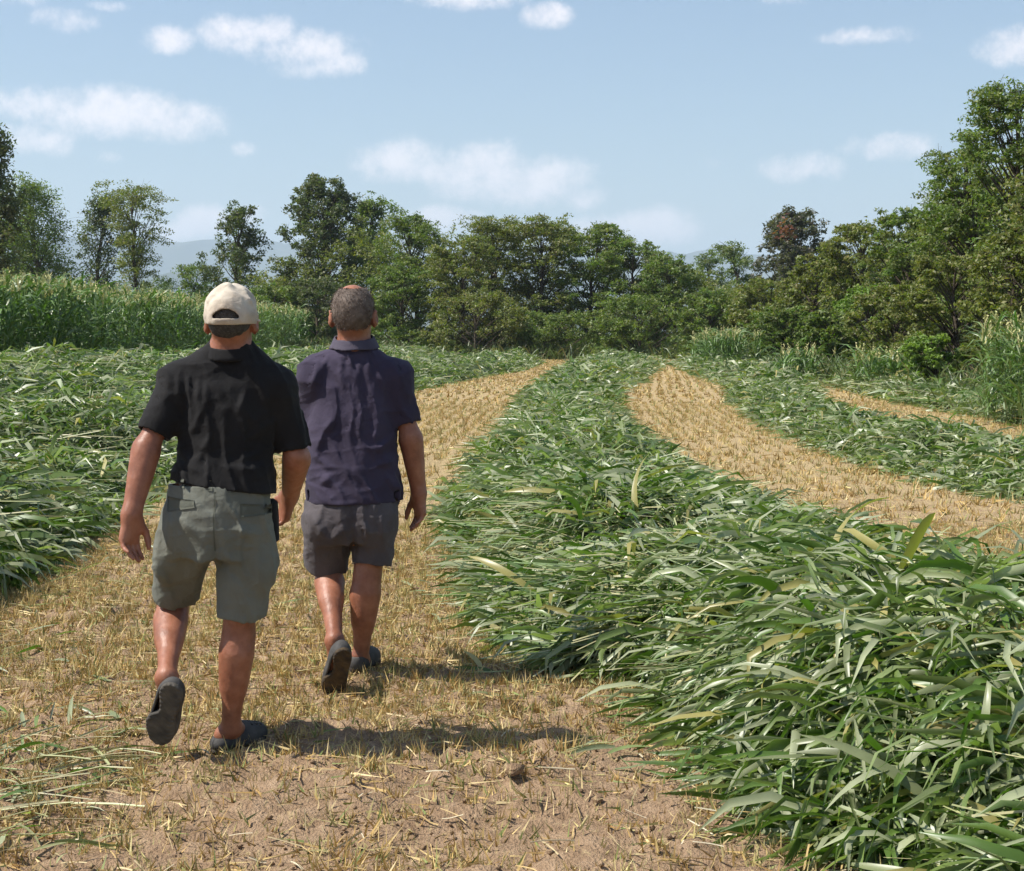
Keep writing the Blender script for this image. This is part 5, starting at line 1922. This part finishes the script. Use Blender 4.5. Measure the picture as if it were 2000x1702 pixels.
        F_.folds(segs, 6.80, .012, .014)
        F_.folds([(P(690, 1100, 6.64), P(688, 1000, 6.64), -1.0)], 6.80, .014, .010)
        F_.wrinkle(lambda x, y, z: creases(x, y, z, 55, .009))
        tuck(F_, polo, zr(974), 9, xr(690), .3)
        return F_
    tuck(f, polo, zr(985), zr(688), xr(691), .175)
    tuck(f, shorts, zr(1085), zr(955), xr(688), .2)
    body = to_obj('person', f, M_SKIN, None, base)
    tag(body, 'bare-headed grey-haired man walking ahead in dark purple polo shirt and mauve-grey shorts', 'person', 'two men walking up the field')

    lo2, hi2 = limb_box([J['shL'], J['shR'], J['elL'], J['elR'], P(690, 1005, 6.78)], .17)
    T_ = shell(polo, lo2, hi2, .006, .012)
    xg, yg, zg = T_.ax[0][:, None, None], T_.ax[1][None, :, None], T_.ax[2][None, None, :]
    hemp = P(690, 980, 6.78)
    cut = (hemp[2] - zg) + (xg - hemp[0]) * .02 + 0 * yg
    # vents at the side seams
    vent = np.maximum(np.maximum(np.abs(yg - 6.72) - .012, hemp[2] - zg - .2), zg - hemp[2] - .055) + 0 * xg
    cut = np.where(np.abs(xg - xr(690)) < .232, np.maximum(cut, -vent), -1)
    T_.v = np.maximum(T_.v, cut.astype(np.float32))
    po = to_obj('polo_shirt', T_, M_NAVY, body)
    po['label'] = 'faded dark purple polo shirt'
    # folded collar
    N_ = J['neck']
    fc = Field(N_ - .2, N_ + .2, .004)
    fc.cone(N_ + [0, .006, -.022], N_ + [0, .000, .042], .118, .084, 0)
    fc.plane(N_ + [0, 0, .036], (0, -.22, 1))
    fc.plane(N_ + [0, 0, -.012], (0, .12, -1))
    fc.cone(N_ + [0, .006, -.04], N_ + [0, .0, .07], .112, .066, 0, op='sub')
    fc.wrinkle(lambda x, y, z: .005 * noise3(x * 20, y * 20, z * 20, 66))
    # open at the throat
    fx = fc.ax[0][:, None, None] - N_[0]
    fy = fc.ax[1][None, :, None] - N_[1]
    fz = fc.ax[2][None, None, :]
    fc.v = np.maximum(fc.v, -np.maximum(np.abs(fx) - .022, .05 - fy + 0 * fz).astype(np.float32))
    co = mesh_np('collar', *fc.mesh(), M_NAVYC, smooth=True)
    co.parent = po

    lo3, hi3 = limb_box([J['hipL'], J['hipR'], J['knL'], J['knR'], P(690, 920, 6.78)], .16)
    S_ = shell(shorts, lo3, hi3, .006, .013)
    S_.plane(P(690, 940, 6.78), (0, 0, 1))
    so = to_obj('shorts', S_, M_GREY, body)
    so['label'] = 'mauve-grey knee-length shorts'
    shoe(body, hL, fL, uL, False, M_SHOE, M_SOLEB, .28, .108, False)
    shoe(body, hR, fR, uR, True, M_SHOE, M_SOLEB, .28, .106, False)

    # short grizzled hair, thin on the crown
    fh = Field(J['head'] - .18, J['head'] + .18, .004)
    fh.ell(g(0, -.012, .022), np.array([.0855, .1045, .099]) * 1.08, R, .01)
    fh.ell(g(0, -.047, -.005), np.array([.0755, .0690, .080]) * 1.08, R, .02)
    fh.plane(g(0, .030, 0), nrm_(R[:, 1] + R[:, 2] * -.35))
    fh.plane(g(0, -.085, -.070), nrm_(-R[:, 2] + R[:, 1] * .25))
    fh.ell(g(0, -.018, .126), np.array([.062, .092, .046]), R, .010, 'sub')
    for sx in (-1, 1):
        fh.ell(g(sx * .092, -.005, -.02), np.array([.03, .034, .045]), R, .01, 'sub')
    fh.wrinkle(lambda x, y, z: .003 * noise3(x * 60, y * 60, z * 50, 73))
    ho = to_obj('hair', fh, M_HAIRG, body)
    ho['label'] = 'short grizzled hair thinning at the crown'
    me = ho.data
    me.update()

    def host(rng, n):
        k = len(me.vertices)
        co_ = np.empty(k * 3, np.float32)
        me.vertices.foreach_get('co', co_)
        co_ = co_.reshape(-1, 3)
        no = np.empty(k * 3, np.float32)
        me.vertices.foreach_get('normal', no)
        i = rng.integers(0, k, n)
        return co_[i] + rng.normal(0, .002, (n, 3)), no.reshape(-1, 3)[i]
    hs = hair_strands(ho, host, 5000, 7, M_HAIRG, .010)
    hs['kind'] = 'stuff'
    return body


man_cap()
man_polo()
